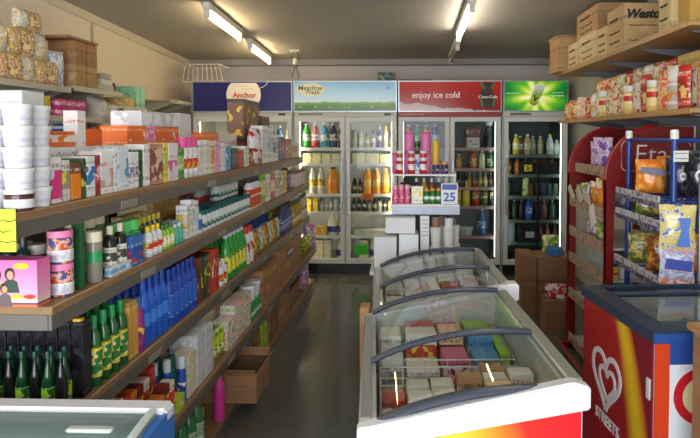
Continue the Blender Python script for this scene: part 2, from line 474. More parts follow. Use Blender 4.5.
obj('card', MB().box(-.055, -.002, -.105, .05, .0, 0), mat('D9F23A', .6, 0, .0), tg)
hand = mat('3A4A20', .7)
for k, (a, b) in enumerate(((-.05, -.018), (-.05, -.03), (-.05, -.015))):
    obj('handwritten_line', MB().tube([(a+(i/9)*(b-a+.07), -.0035, -.028-.026*k+.003*math.sin(i*2.3+k)) for i in range(10)], .0012, 5), hand, tg)

# ------------------------------------------------------------------ fridges along the back wall
WHT = mat('E4E4E0', .35); ALU = mat('B9BDC2', .3, .6); BLK = mat('17181A', .4)
fglass = glass_mat('fridge_door_glass', 'F6F9F8', .5, .012)
def fridge(x0, x1, label, inner, sign, ndoors, light, shelves, frame=WHT, depth=.78, top=1.82, shm=None, strip='D8D5C8'):
    w = x1-x0; r = empty('display_fridge', label, 'fridge', (x0, 6.9, 0))
    c = MB(); t = .035
    o = [(0,.0),(w,.0),(w,2.222),(0,2.222)]; q = [(t,.13),(w-t,.13),(w-t,top),(t,top)]
    for y, L in ((.05, o), (.05, q), (depth-.05, q), (depth, o)): c.v += [(x, y, z) for x, z in L]
    for k in range(4):
        l = (k+1) % 4
        c.face((k, l, 4+l, 4+k)); c.face((4+k, 4+l, 8+l, 8+k), 1); c.face((12+k, 12+l, l, k))
    c.face((8, 9, 10, 11), 1); c.face((15, 14, 13, 12))
    obj('cabinet', c, [WHT, inner], r)
    obj('plinth', MB().box(.01, .03, .0, w-.01, .05, .11), BLK, r)
    sg = obj('sign', bevel(MB().box(.003, -.02, 1.882, w-.003, .05, 2.225), .008, 1), sign, r)
    ring(e := MB(), .0, 1.876, w, 2.231, .012, -.024, .05); obj('sign_frame', e, ALU, r)
    obj('trim_strip', MB().box(.003, -.005, top+.002, w-.003, .05, 1.875), mat(strip, .4), r)
    dw = (w-.012)/ndoors
    for k in range(ndoors):
        a = .006+k*dw+.004; b = a+dw-.008
        d = obj('door', ring(MB(), a, .125, b, top-.005, .05, -.03, .045), frame, r)
        obj('glass', MB().box(a+.045, -.005, .17, b-.045, 0, top-.05), fglass, d)
        hx = b-.03 if k == 0 and ndoors == 2 else a+.03
        obj('handle', bevel(MB().box(hx-.012, -.062, .7, hx+.012, -.029, 1.35), .006, 1), ALU, d)
    for z in shelves:
        s = MB().box(t+.005, .1, z-.012, w-t-.005, depth-.08, z); sp = obj('shelf', s, shm or WHT, r)
        obj('shelf_lip', MB().box(t+.005, .085, z-.03, w-t-.005, .1, z+.006), shm or WHT, sp)
    if light:
        for xx in (t+.02, w-t-.02):
            obj('light_strip', MB().box(xx-.008, .052, .2, xx+.008, .066, top-.06), light, r)
    return r
def sign_meadow():
    s = NT('meadow_sign'); x, y, z = s.xyz(); n = s.noise(9, detail=3.)
    zz = s.math('MULTIPLY_ADD', s.math('SUBTRACT', n, .5), .12, z)
    col = s.ramp(zz, [(0, '2E5A1A'), (.2, '4A7A24'), (.3, '7A9E3E'), (.325, 'CFE0E2'), (.55, 'B8D8E8'), (1, '86BAD8')])
    return s.done(col, .22, emit=.3)
def sign_green():
    s = NT('green_burst_sign'); x, y, z = s.xyz()
    dx = s.math('MULTIPLY', s.math('SUBTRACT', x, .5), .733); dz = s.math('MULTIPLY', s.math('SUBTRACT', z, .5), .343)
    d = s.math('SQRT', s.math('ADD', s.math('MULTIPLY', dx, dx), s.math('MULTIPLY', dz, dz)))
    a = s.math('ARCTAN2', dz, dx)
    ray = s.math('MULTIPLY_ADD', s.math('SINE', s.math('MULTIPLY', a, 9.)), .045, s.math('MULTIPLY', s.math('SINE', s.math('MULTIPLY_ADD', a, 5., 1.)), .035))
    e = s.math('ADD', d, ray)
    col = s.ramp(e, [(0, 'F6FBD0'), (.08, 'F0F5A0'), (.14, 'BEDD4A'), (.22, '5FB52E'), (.32, '1E8A35'), (.45, '0C5A2A')])
    return s.done(col, .2, emit=.6)
def sign_red():
    s = NT('red_sign'); x, y, z = s.xyz(); n = s.noise(7, detail=4., off=(2, 0, 0))
    edge = s.math('MULTIPLY_ADD', x, -.34, .3); ice = s.math('LESS_THAN', s.math('MULTIPLY_ADD', s.math('SUBTRACT', n, .5), .35, z), edge)
    col = s.mix(z, '8E1712', 'B8231A'); col = s.mix(ice, col, 'B89C96')
    return s.done(col, .15, emit=.3)
INW = mat('F0EEE4', .5); ING = mat('8D918E', .5); IND = mat('4E5653', .5)
LBR = mat('FFF0CE', .5, 0, 30, name='fridge_light_bright'); LDM = mat('E6F2F0', .5, 0, 7, name='fridge_light_soft'); LDK = mat('D8F0E8', .5, 0, 9, name='fridge_light_faint')
SHL = [.15, .43, .71, .92, 1.28, 1.46]
fa = fridge(-2.46, -1.295, 'double door fridge with a dark blue sign bearing a cream disc', INW, mat('22245E', .18, 0, .3), 2, LBR, [.43, .71, .98, 1.25, 1.46])
fb = fridge(-1.282, -.093, 'double door fridge with a pale blue meadow sign, orange and green tickets', INW, sign_meadow(), 2, LBR, SHL)
fc = fridge(-.078, 1.1, 'double door fridge with a red sign reading enjoy ice cold', ING, sign_red(), 2, LDM, [.43, .78, 1.0, 1.22, 1.46], shm=mat('A98A82', .4), strip='A82A22')
fd = fridge(1.116, 1.85, 'single door fridge with a bright green burst sign', IND, sign_green(), 1, LDK, [.36, .62, .9, 1.15, 1.38], shm=mat('5F6B62', .4))
fr_names = (fa, fb, fc, fd)
# sign pictures (local: x along the fridge, front face at y=-.021)
cream = mat('F3E3C8', .4, 0, .25); redt = mat('C8202A', .4, 0, .1); dark = mat('26222A', .5); whitet = mat('F5F2EC', .4, 0, .35)
def disc(x, z, rx, rz, n=40, zmin=-9, zmax=9):
    P = [(x+rx*math.cos(2*PI*i/n), min(max(z+rz*math.sin(2*PI*i/n), zmin), zmax)) for i in range(n)]
    return MB().prism(P, .0015, place(0, -.0205, 0, PI/2, 0, 0))
def flat(poly, y=-.0215, h=.001): return MB().prism(poly, h, place(0, y, 0, PI/2, 0, 0))
def squig(x0, x1, z, m, parent, r=.004, y=-.024, amp=.008, name='small_lettering', tilt=0):
    n = max(6, int((x1-x0)/.014))
    return obj(name, MB().tube([(x0+(x1-x0)*i/n, y, z+tilt*i/n+amp*math.sin(i*2.4)) for i in range(n+1)], r, 5, flat=.4), m, parent)
xA = .6
obj('disc', disc(xA, 2.075, .2, .2, zmin=1.897, zmax=2.21), cream, fa)
text('Anchor', .088, FACE_NEAR(xA+.01, -.0235, 2.068), redt, fa, bold=.002, name='lettering')
text('milk', .062, FACE_NEAR(xA+.03, -.0235, 1.99), dark, fa, bold=.001)
squig(xA-.06, xA+.05, 2.18, dark, fa, .003); squig(xA-.02, xA+.11, 2.145, dark, fa, .003)
obj('swoosh', MB().tube([(xA+.19,-.022,2.15),(xA+.24,-.022,2.17),(xA+.27,-.022,2.2),(xA+.29,-.022,2.235)], .012, 6, flat=.3), whitet, fa)
obj('logo_oval', disc(.2, 2.13, .165, .075), mat('EFE9C6', .4, 0, .15), fb)
gold = mat('8C8A3C', .4)
text('Meadow', .082, FACE_NEAR(.19, -.0235, 2.15), gold, fb, shear=.2, bold=.001); text('Fresh', .07, FACE_NEAR(.22, -.0235, 2.1), gold, fb, shear=.2, bold=.001)
fl = MB()
for k in range(6):
    a = k*PI/3; M = place(1.09, -.0215, 2.15, PI/2, 0, 0) @ Matrix.Rotation(a, 4, 'Z')
    fl.box(-.0045, 0, -.0, .0045, .026, .0015, 0, M)
obj('snowflake', fl, mat('5FB2DC', .4, 0, .2), fb)
squig(.78, 1.11, 1.945, mat('E6E9A8', .4, 0, .3), fb, .008, amp=.002, name='slogan_line')
for x, z in ((.07, 1.93), (.25, 1.935), (.42, 1.93), (.6, 1.925), (.64, 1.93), (.9, 1.93)):
    obj('flower', disc(x, z, .012, .008, 10), mat('E8D860', .4, 0, .2), fb)
for x0, x1 in ((.06, .33), (1.04, 1.12)):
    obj('badge', MB().box(x0, -.007, 1.837, x1, -.004, 1.862), mat('8C8C84' if x0 < .5 else '2E2E30', .4), fb)
obj('badge', MB().box(1.0, -.007, 1.837, 1.08, -.004, 1.862), mat('2E2E30', .4), fa)
text('enjoy ice cold', .098, FACE_NEAR(.43, -.0235, 2.065), whitet, fc)
obj('bottle_picture', flat([(.93,1.92),(1.1,1.92),(1.1,2.0),(1.085,2.08),(1.06,2.15),(1.07,2.21),(.96,2.21),(.955,2.16),(.925,2.06)]), mat('3A1E10', .3), fc)
for k, (x, z, a) in enumerate(((.96, 2.17, .5), (.95, 1.98, .2), (1.08, 2.18, -.5), (1.09, 1.99, -.1))):
    P = [(x+.014*math.cos(t)*math.cos(a)-.06*math.sin(t)*math.sin(a), z+.014*math.cos(t)*math.sin(a)+.06*math.sin(t)*math.cos(a)) for t in [2*PI*i/14 for i in range(14)]]
    obj('leaf_picture', flat(P, -.0225), mat('5E7A2C', .4), fc)
text('Coca-Cola', .05, FACE_NEAR(1.015, -.0245, 2.045), whitet, fc, shear=.25)
squig(.02, .3, 1.848, whitet, fc, .006, -.009, .004)
# picture of a tilted can on the green sign
a = -.42; cx, cz = .38, 2.075
def rot(p): return (cx+p[0]*math.cos(a)-p[1]*math.sin(a), cz+p[0]*math.sin(a)+p[1]*math.cos(a))
canp = [(-.045,-.115),(-.03,-.135),(.03,-.135),(.045,-.115),(.055,.0),(.055,.085),(.04,.12),(-.04,.12),(-.055,.085),(-.055,0)]
def can_print():
    s = NT('can_print'); z = s.xyz()[2]
    return s.done(s.ramp(z, [(0, '5E7A30'), (.3, 'B9C93C'), (.5, '8DB040'), (.66, 'B8C8A0'), (.75, 'C9CEC6'), (1, 'E4E8E2')]), .3, emit=.3)
obj('can_picture', flat([rot(p) for p in canp]), can_print(), fd)
text('V', .085, FACE_NEAR(cx-.02, -.0235, 2.02) @ Matrix.Rotation(a, 4, 'Z'), mat('14230F', .4), fd, bold=.004)
squig(.03, .19, 2.085, whitet, fd, .009, amp=.004); squig(.53, .68, 2.055, whitet, fd, .011, amp=.006); squig(.55, .68, 2.09, whitet, fd, .006, amp=.004)
obj('badge', MB().box(.08, -.007, 1.837, .32, -.004, 1.862), mat('6E6E68', .4), fd)
# tickets on the fridge door
def ticket(x, z, w, h, c, label, ang=0.):
    r = empty('price_ticket', label, 'ticket', (x, 6.862, z)); 
    obj('card', MB().box(-w/2, -.002, -h/2, w/2, 0, h/2, 0, place(0,0,0,0,ang,0)), mat(c, .6), r)
    for k in range(3):
        obj('handwritten_line', MB().tube([(-w*.36+w*.72*i/9, -.004, h*.25-h*.25*k+.006*math.sin(i*2.1+k*2)) for i in range(10)], .003, 5), mat('3A3A2A', .7), r)
ticket(-.432, .908, .135, .072, 'FF8A2A', 'orange price ticket stuck to the right door of the meadow fridge', .06)
ticket(-.505, .29, .155, .115, '3FE03A', 'bright green price ticket stuck low on the meadow fridge door', -.04)
# ------------------------------------------------------------------ island freezers
lidglass = glass_mat('freezer_lid_glass', 'F2F4F2', .9, .03)
RAIL = mat('A9ABA6', .3, .45); CURVE = mat('4A4F5C', .3, .2); RIMW = mat('E2E2E6', .3)
def front_print():
    s = NT('freezer_front_print'); x, y, z = s.xyz('Generated'); n = s.noise(2.5, detail=1.)
    v = s.math('ADD', x, s.math('MULTIPLY_ADD', z, .35, -.28)); v = s.math('ADD', v, s.math('MULTIPLY_ADD', n, .12, -.06))
    return s.done(s.ramp(v, [(0, '8FD0EA'), (.1, 'A8DCEE'), (.2, 'F2EA5A'), (.5, 'F4D23A'), (.66, 'F08A2A'), (.78, 'E8302A'), (1, 'E3232B')]), .3)
def island(ox, oy, ang, W, L, zl, zr, label, front, near_bar=True):
    r = empty('chest_freezer', label, 'freezer', (ox, oy, 0), ang)
    sl = (zr-zl)/W; top = lambda x: zl+sl*x
    c = MB(); t = .045
    o = [(0,0),(W,0),(W,L),(0,L)]; q = [(t,t),(W-t,t),(W-t,L-t),(t,L-t)]
    c.v += [(x, y, .05) for x, y in o]+[(x, y, top(x)) for x, y in o]+[(x, y, top(x)) for x, y in q]+[(x, y, .5) for x, y in q]
    c.face((3,2,1,0)); c.face((12,13,14,15), 1)
    for k in range(4):
        l = (k+1) % 4
        c.face((k,l,4+l,4+k)); c.face((4+k,4+l,8+l,8+k)); c.face((8+k,8+l,12+l,12+k), 1)
    obj('cabinet', c, [RIMW, mat('C9CDCB', .4)], r)
    obj('base', MB().box(.03, .03, 0, W-.03, L-.03, .05), BLK, r)
    # white end cap of the rim, near and far
    for y0, y1, nm in ((-.016, .03, 'end_rim'), (L-.03, L+.004, 'end_rim')):
        b = MB(); 
        for y in (y0, y1): b.v += [(-.012, y, zl-.062), (W+.02, y, zr-.062), (W+.02, y, zr+.004), (W-.03, y, zr+.02), (.02, y, zl+.012), (-.012, y, zl+.004)]
        b.face((0,1,2,3,4,5)); b.face((11,10,9,8,7,6))
        for k in range(6): b.face((k, 6+k, 6+(k+1) % 6, (k+1) % 6))
        obj(nm, bevel(b, .005, 2), RIMW, r)
    for x0, x1, zz in ((-.008, .03, zl), (W-.034, W+.012, zr)):
        obj('side_rail', bevel(MB().box(x0, .03, zz-.05, x1, L-.03, zz+.014), .005, 1), RAIL, r)
    obj('front_panel', MB().box(.006, -.005, .12, W-.006, .0, zl-.066) if not front else MB().prism([(.004,.1),(W-.004,.1),(W-.004,zr-.066),(.004,zl-.066)], .005, place(0,0,0,PI/2,0,0)), front or RIMW, r)
    bul = .038
    def arc(n=14, off=0., x0=.03, x1=None):
        x1 = x1 or W-.032; P = []
        for i in range(n+1):
            u = i/n; x = x0+(x1-x0)*u; P.append((x, top(x)+.012+off+bul*4*(u**.85)*(1-u)*1.0))
        return P
    mid = L*.42
    for y0, y1 in ((.04, mid), (mid, L-.04)):
        gl = solid(MB().sheet([[(x, y, z) for x, z in arc()] for y in (y0, y1)]), .004)
        lid = obj('glass_lid', gl, lidglass, r)
    for y, rr in ((.022, .023), (mid, .018), (L-.03, .018))[0 if near_bar else 1:]:
        obj('lid_bar', MB().tube([(x, y, z-(.03 if y < .03 else 0)) for x, z in arc(off=.006)], rr, 10, flat=.62), CURVE, r)
    return r
f1 = island(-.126, 1.70, rad(3), .643, 1.08, .757, .872, 'nearest sliding glass lid chest freezer with red and yellow front, in the aisle', front_print())
f2 = island(-.149, 2.835, rad(2.2), .655, .95, .757, .872, 'far sliding glass lid chest freezer, behind the red fronted one', None, False)
obj('corner_cap', bevel(MB().box(.63, -.03, .815, .69, .05, .9), .008, 2), RIMW, f2)
# wire baskets and goods inside
wire = mat('E9E7E0', .35)
def local(ox, oy, ang, x, y): return (ox+x*math.cos(ang)-y*math.sin(ang), oy+x*math.sin(ang)+y*math.cos(ang))
def basket(fr, y0, y1, x0, x1, z0, z1):
    b = MB(); 
    for z in (z0, (z0+z1)/2, z1): b.tube([(x0,y0,z),(x1,y0,z),(x1,y1,z),(x0,y1,z)], .0032, 5, closed=True)
    n = 7
    for k in range(n):
        x = x0+(x1-x0)*k/(n-1); b.tube([(x,y0,z1),(x,y0,z0),(x,y1,z0),(x,y1,z1)], .0022, 5)
    return obj('wire_basket', b, wire, fr)
for fr, L in ((f1, 1.08), (f2, .95)):
    for k in range(2): basket(fr, .07+k*(L*.5-.03), L*.5-.03+k*(L*.5-.03), .06, .585, .595, .735)
def freezer_goods(ox, oy, ang, rows, where):
    n = 0
    for (x, y, z, w, d, h, m, desc, rz) in rows:
        p = local(ox, oy, ang, x, y); k = carton(w, d, h, m, .004)
        put(k, 'frozen_box', f'{desc} in {where}', 'frozen food', (p[0], p[1], z), ang+rz); n += 1
pb = [pack('B98A5C','8E5A34','E8D2B0'), pack('F0EEE8','C9302E','F2D24A'), pack('E9E4DA','7A4A2A','D8A860'), pack('C8402E','F0E2C8','7A2A1A'), pack('D8D4CC','3A5E9A','E8E8F0'), pack('F1EFEA','8A8A90','C9C4BA'),
      pack('E6C9A0','5A3420','B8783C'), pack('4A8FC8','E8EEF2','2A5A9A'), pack('9CCB3A','E8F0C0','3A7A2A'), pack('D85A8A','F2D2DE','9A2A5A')]
cols = ['brown', 'white and red', 'cream and brown', 'red', 'white and blue', 'white', 'tan', 'blue', 'lime green', 'pink']
R2 = random.Random(11); rows = []
pos = ['left', 'left centre', 'centre', 'right centre', 'right', 'far right']
for j in range(5):
    for i in range(6):
        c = R2.choice([0, 2, 6, 5, 3, 1, 5, 4, 0, 6, 2]); 
        rows.append((.105+i*.087, .112+j*.07, .5995, .08, .062, .08+R2.random()*.06+.07*i/5, pb[c], f'{cols[c]} frozen box, row {ORD[j]}, {pos[i]},', 0))
freezer_goods(-.126, 1.70, rad(3), rows, 'nearest freezer near half')
rows = []
for i, (x, y, w, d, h, c) in enumerate(((.11,.70,.09,.22,.13,5), (.235,.80,.13,.1,.2,1), (.23,.66,.13,.14,.1,5), (.36,.66,.1,.14,.15,9), (.36,.82,.1,.14,.2,6), (.475,.64,.1,.12,.16,7), (.475,.77,.1,.12,.2,7), (.475,.89,.1,.1,.2,8), (.36,.95,.1,.09,.17,3), (.24,.93,.13,.12,.18,3), (.11,.9,.09,.14,.16,5), (.565,.8,.05,.36,.16,8))):
    rows.append((x if x < .56 else .556, y, .5995, w if x < .56 else .04, d, h*.9, pb[c], f'{cols[c]} frozen box, {pos[min(4,int(x*8.5))]}, {ORD[i]} counted from the left rear,' if False else f'{cols[c]} frozen box at {pos[min(4,int(x*8.5))]}, {"near" if y < .7 else "middle" if y < .85 else "far"} part,', 0))
freezer_goods(-.126, 1.70, rad(3), rows, 'nearest freezer far half')
sack = bag(.24, .3, .1, film(['E9EFEA', 'D6E4DA', 'F6F8F4', 'C8DCCB'], 9, .12), True, 3)
p = local(-.126, 1.70, rad(3), .17, .60)
rows = []
for j in range(4):
    for i in range(5):
        c = R2.choice([5, 5, 4, 5, 5, 2]) if i < 3 else R2.choice([3, 5, 0, 5])
        rows.append((.11+i*.107, .165+j*.18+(.085 if j > 1 else 0), .5995, .098, .15, .09+R2.random()*.05+.07*i/4, pb[c], f'{cols[c]} frozen packet, row {ORD[j]}, {pos[i]},', (R2.random()-.5)*.06))
freezer_goods(-.149, 2.835, rad(2.2), rows, 'the far chest freezer')

# ------------------------------------------------------------------ freezer in the near left corner
r = empty('chest_freezer', 'blue ended chest freezer with curved glass top in the bottom left corner', 'freezer', (-1.15, 1.1, 0))
BLUE = mat('2468B4', .35)
prof = [(.42, .9), (.36, .9), (.30, .897), (.2, .885), (.08, .862), (-.06, .825), (-.2, .775), (-.3, .72)]
def side(x0, x1, m, nm, low=.06, off=0):
    poly = [(-.33, low), (.42, low)]+[(y, z+off) for y, z in prof]+[(-.33, .70)]
    M = Matrix(((0,0,1,x0),(1,0,0,0),(0,1,0,0),(0,0,0,1)))
    obj(nm, MB().prism(poly, x1-x0, M), m, r)
side(.53, .55, BLUE, 'end_panel'); side(-.55, -.53, BLUE, 'end_panel')
obj('cabinet', MB().box(-.53, -.33, .06, .53, .42, .5), RIMW, r)
obj('back_wall', MB().box(-.53, .385, .5, .53, .42, .875), mat('C9D2CF', .4), r)
obj('front_wall', MB().box(-.53, -.33, .5, .53, -.29, .70), RIMW, r)
obj('base', MB().box(-.5, -.3, 0, .5, .4, .06), BLK, r)
obj('rear_rim', bevel(MB().box(-.55, .365, .872, .55, .425, .912), .008, 2), RIMW, r)
gl = solid(MB().sheet([[(x, y, z+.004) for y, z in prof[1:]] for x in (-.53, .53)]), .005)
obj('glass_lid', gl, glass_mat('corner_freezer_glass', 'DADEDB', 1., .07), r)
obj('side_seal', MB().tube([(.518, y, z+.012) for y, z in prof[1:]], .011, 6, flat=.6), mat('C4CBC8', .4), r)
obj('inner_lining', MB().box(-.53, -.28, .5, .53, .385, .60), mat('B4B8B5', .5), r)
obj('lid_glint', bevel(MB().box(.35, .262, .899, .46, .285, .91), .004, 1), mat('C9CBC8', .3), r)  # pale bar standing in for light reflecting off the lid glass

# ------------------------------------------------------------------ freezer at the right with heart emblem
ang = math.atan2(.059, .657)
r = empty('chest_freezer', 'red ended chest freezer with a white heart emblem, at the right', 'freezer', (.9175, 2.208, 0), ang)
W, D = .93, .66
def heart_print():
    s = NT('red_end_print'); x, y, z = s.xyz('Object')
    # yellow swoosh following a curve from the rear top towards the near lower corner
    cz = s.math('SUBTRACT', .86, z)
    cen = s.math('MULTIPLY_ADD', s.math('POWER', s.math('MAXIMUM', cz, .0), .7), -.30, .275)
    wdt = s.math('MULTIPLY_ADD', cz, .05, .078)
    d = s.math('ABSOLUTE', s.math('SUBTRACT', y, cen))
    inn = s.math('LESS_THAN', d, wdt)
    below = s.math('LESS_THAN', y, s.math('SUBTRACT', cen, wdt))
    n = s.noise(3., detail=1.)
    base = s.mix(s.math('MULTIPLY', n, .6), 'A8161C', 'C8242A')
    col = s.mix(below, base, '84142A'); edge = s.ramp(s.math('DIVIDE', d, wdt), [(0, 'F2D020'), (.35, 'EFC21E'), (.7, 'D8801E'), (1, 'A8261C')])
    col = s.mix(inn, col, edge)
    return s.done(col, .3)
REDE = heart_print()
c = MB(); t = .05
o = [(0,0),(W,0),(W,D),(0,D)]; q = [(t,t),(W-t,t),(W-t,D-t),(t,D-t)]
c.v += [(x, y, .05) for x, y in o]+[(x, y, .842) for x, y in o]+[(x, y, .842) for x, y in q]+[(x, y, .3) for x, y in q]
c.face((3,2,1,0)); c.face((12,13,14,15), 1)
for k in range(4):
    l = (k+1) % 4; c.face((k,l,4+l,4+k)); c.face((4+k,4+l,8+l,8+k)); c.face((8+k,8+l,12+l,12+k), 1)
obj('cabinet', c, [mat('E8E8EA', .35), mat('C9CDCB', .4)], r)
obj('base', MB().box(.03, .03, 0, W-.03, D-.03, .05), BLK, r)
obj('end_panel', MB().box(-.006, .004, .06, 0, D-.004, .845), REDE, r)
RB = mat('2C3C52', .35)
rim = MB(); zr = .9
P0 = [(-.015,-.015),(W+.01,-.015),(W+.01,D+.01),(-.015,D+.01)]; P1 = [(.05,.05),(W-.05,.05),(W-.05,D-.05),(.05,D-.05)]
rim.v = [(x,y,.842) for x,y in P0]+[(x,y,.888) for x,y in P0]+[(x*1.0+.0,y,.9) for x,y in P1]+[(x,y,.842) for x,y in P1]
for k in range(4):
    l = (k+1) % 4
    for a, b in ((0,4),(4,8),(8,12),(12,0)): rim.face((a+k,a+l,b+l,b+k))
obj('top_rim', rim, RB, r)
obj('front_rim_strip', MB().box(-.012, -.021, .845, W, -.015, .88), mat('2A4E96', .35), r)
obj('glass_lid', MB().box(.05, .05, .884, W*.52, D-.05, .889), lidglass, r)
obj('glass_lid', MB().box(W*.5, .05, .872, W-.05, D-.05, .877), lidglass, r)
obj('lid_bar', bevel(MB().box(.05, D-.2, .889, W*.52, D-.165, .903), .004, 1), RB, r)
obj('lid_bar', bevel(MB().box(.05, .05, .889, W*.52, .075, .9), .004, 1), RB, r)
obj('latch', bevel(MB().box(-.012, .012, .62, -.006, .04, .7), .002, 1), mat('D8D8D4', .4), r)
# front: orange strip, white panel with red ring
obj('orange_strip', MB().box(.0, -.006, .06, .055, 0, .842), pack('D8441E', 'E05A1E', 'F0A020', 'C83A1A', .0, .42, 3, .5), r)
obj('white_panel', MB().box(.055, -.006, .06, W, 0, .76), mat('E2E4EA', .35), r)
obj('blue_strip', MB().box(.055, -.006, .76, W, 0, .842), mat('2A4E96', .35), r)
rg = MB(); n = 36
for rr, z in ((.105, 0), (.105, .004), (.072, .004), (.072, 0)): rg.v += [(.175+rr*math.cos(2*PI*i/n), -.006-z, .64+rr*math.sin(2*PI*i/n)) for i in range(n)]
for a in range(4):
    for i in range(n): rg.face((a*n+i, a*n+(i+1) % n, ((a+1) % 4)*n+(i+1) % n, ((a+1) % 4)*n+i))
obj('ring_emblem', rg, mat('C8202C', .35), r)
obj('ring_centre', MB().prism([(.175+.072*math.cos(2*PI*i/n), .64+.072*math.sin(2*PI*i/n)) for i in range(n)], .003, place(0,-.006,0,PI/2,0,0)), mat('E9D8A8', .4), r)
def hp(t, s, cx, cz): return (cx+s*16*math.sin(t)**3/16, cz+s*(13*math.cos(t)-5*math.cos(2*t)-2*math.cos(3*t)-math.cos(4*t))/16)
# emblem of two nested hearts drawn as one white band; y runs right-to-left when seen from the aisle
def ribbon(P, w, x0, m, parent, nm):
    mb = MB(); rows = []
    for i, (y, z) in enumerate(P):
        a = Vector(P[max(i-1, 0)]); b = Vector(P[min(i+1, len(P)-1)]); t = (b-a).normalized(); nrm = Vector((-t.y, t.x))
        rows.append([(x0, y-nrm.x*w/2, z-nrm.y*w/2), (x0, y+nrm.x*w/2, z+nrm.y*w/2)])
    return obj(nm, solid(mb.sheet(rows), .003), m, parent)
hc = mat('EDEDF0', .35)
cy, cz_ = .40, .545; P = []
for i in range(46):
    t = rad(200)+rad(300)*i/45 if False else rad(-165)+rad(332)*i/45
    P.append(hp(t, .138, cy, cz_))
ribbon(P, .024, -.0085, hc, r, 'heart_emblem')
P = [hp(rad(-160)+rad(325)*i/40, .078, cy-.012, cz_-.016) for i in range(41)]
ribbon(P, .021, -.0085, hc, r, 'heart_emblem')
text('STREETS', .07, FACE_LEFT(-.0085, cy-.015, .36), hc, r, bold=.0005, sx=.9)
# goods under its lid
bask = [pb[7], pb[3], pb[1], pb[8], pb[4], pb[9]]; bcn = ['blue', 'red', 'white and red', 'lime green', 'white and blue', 'pink']
for j in range(3):
    for i in range(4):
        c = (i*2+j*3) % 6; p = local(.9175, 2.208, ang, .13+i*.115, .15+j*.17)
        put(carton(.1, .15, .4+.06*((i+j) % 3)/2, bask[c], .004), 'frozen_box', f'{bcn[c]} ice cream box, {ORD[j]} row back, {ORD[i]} from left, in the heart freezer', 'frozen food', (p[0], p[1], .302), ang)
# timber counter end at the right edge
r = empty('counter', 'pale timber counter end at the right edge, in front of the heart freezer', 'counter', (1.4, 1.85, 0))
obj('worktop', bevel(MB().box(-.42, -.25, .93, .45, .25, .955), .003, 1), PLY, r)
obj('body', MB().box(-.4, -.24, 0, .45, .24, .93), wood_mat('8E6E4A', 'A8865C', 'counter_timber'), r)
obj('notice', MB().box(-.39, -.2445, .3, -.2, -.2405, .88), mat('E9E6DF', .5), r)

# ------------------------------------------------------------------ table and stand behind the freezers
r = empty('display_table', 'white table behind the freezers carrying the small stand and cartons', 'table', (.15, 4.2, 0))
obj('tabletop', bevel(MB().box(-.38, -.32, .69, .36, .34, .715), .003, 1), WHT, r)
for x in (-.34, .32):
    for y in (-.28, .3): obj('leg', MB().box(x-.02, y-.02, 0, x+.02, y+.02, .69), STEEL, r)
r = empty('display_stand', 'small grey display stand with a white shelf, between freezers and fridges', 'stand', (.14, 4.25, .716))
obj('shelf', bevel(MB().box(-.235, -.13, .397, .235, .2, .414), .003, 1), mat('E8E6E2', .4), r)
obj('shelf_fascia', MB().box(-.235, -.139, .345, .235, -.13, .4), mat('8A8E98', .35, .5), r)
obj('back_panel', MB().box(-.235, .2, 0, .235, .212, .39), mat('6A6A6C', .5), r)
for x in (-.228, .228):
    obj('upright', MB().box(x-.008, .18, 0, x+.008, .2, .615), STEEL, r)
    obj('bracket', MB().prism([(-.12, .397), (.19, .397), (.19, .25)], .006, Matrix(((0,0,1,x-.003),(1,0,0,0),(0,1,0,0),(0,0,0,1)))), STEEL, r)
obj('upper_shelf', MB().box(-.22, .02, .6, .22, .2, .612), mat('E8E6E2', .4), r)

# ------------------------------------------------------------------ right wall: timber shelves
for z, y0, y1, x0, lab in ((2.19, 3.14, 5.83, 1.45, 'long timber wall shelf near the ceiling at right, holding cardboard cartons'), (1.742, 3.10, 5.72, 1.45, 'long timber wall shelf at right above the red rack, full of packets')):
    r = empty('wall_shelf', lab, 'shelf', (1.95, 5.0, z))
    obj('board', bevel(MB().box(x0-1.95, y0-5, -.024, 0, y1-5, 0), .003, 1), PLY, r)
    obj('edge_strip', MB().box(x0-1.95-.006, y0-5, -.028, x0-1.95, y1-5, .002), wood_mat('A87C48', 'C29A62', 'edge_timber') , r)
    for yy in (3.3, 4.0, 4.7, 5.4):
        obj('bracket', MB().prism([(-.42, -.024), (0, -.024), (0, -.1), (-.05, -.1)][::-1], .02, Matrix(((1,0,0,0),(0,0,1,yy-5),(0,1,0,0),(0,0,0,1)))), mat('7D828C', .4, .3), r)

# ------------------------------------------------------------------ red confectionery rack
RED = mat('78100F', .35); REDB = mat('98161A', .35)
def pine():
    s = NT('rail_print'); x, y, z = s.xyz('Object'); n = s.noise(30, sc=(1,1,1), detail=0.)
    return s.done(s.mix(s.math('GREATER_THAN', n, .58), 'B39A84', '8A6A50'), .5)
r = empty('snack_rack', 'tall red rack with curved side panels and slanted shelves, at right', 'rack', (1.24, 4.17, 0))
def panel(y0, y1):
    P = [(0, .0), (.045, .0), (.045, 1.24), (.52, 1.24), (.52, 1.655), (.3, 1.655)]
    for k in range(9):
        a = PI/2+PI/2*k/8; P.append((.3+.3*math.cos(a), 1.33+.325*math.sin(a)))
    M = Matrix(((1,0,0,0),(0,0,1,y0),(0,1,0,0),(0,0,0,1)))
    return MB().prism(P[::-1], y1-y0, M)
for y0 in (-.45, .37):
    obj('side_panel', panel(y0, y0+.035), RED, r)
    obj('side_post', MB().box(.48, y0, 0, .52, y0+.035, 1.24), RED, r)
    obj('foot', MB().box(-.04, y0, 0, .52, y0+.035, .05), REDB, r)
    e = [(-.004, y0+.017, .05), (-.004, y0+.017, 1.33)]+[(.3+.304*math.cos(PI-PI/2*k/8), y0+.017, 1.33+.329*math.sin(PI-PI/2*k/8)) for k in range(1, 9)]
    obj('edge_trim', MB().tube(e, .014, 6), REDB, r)
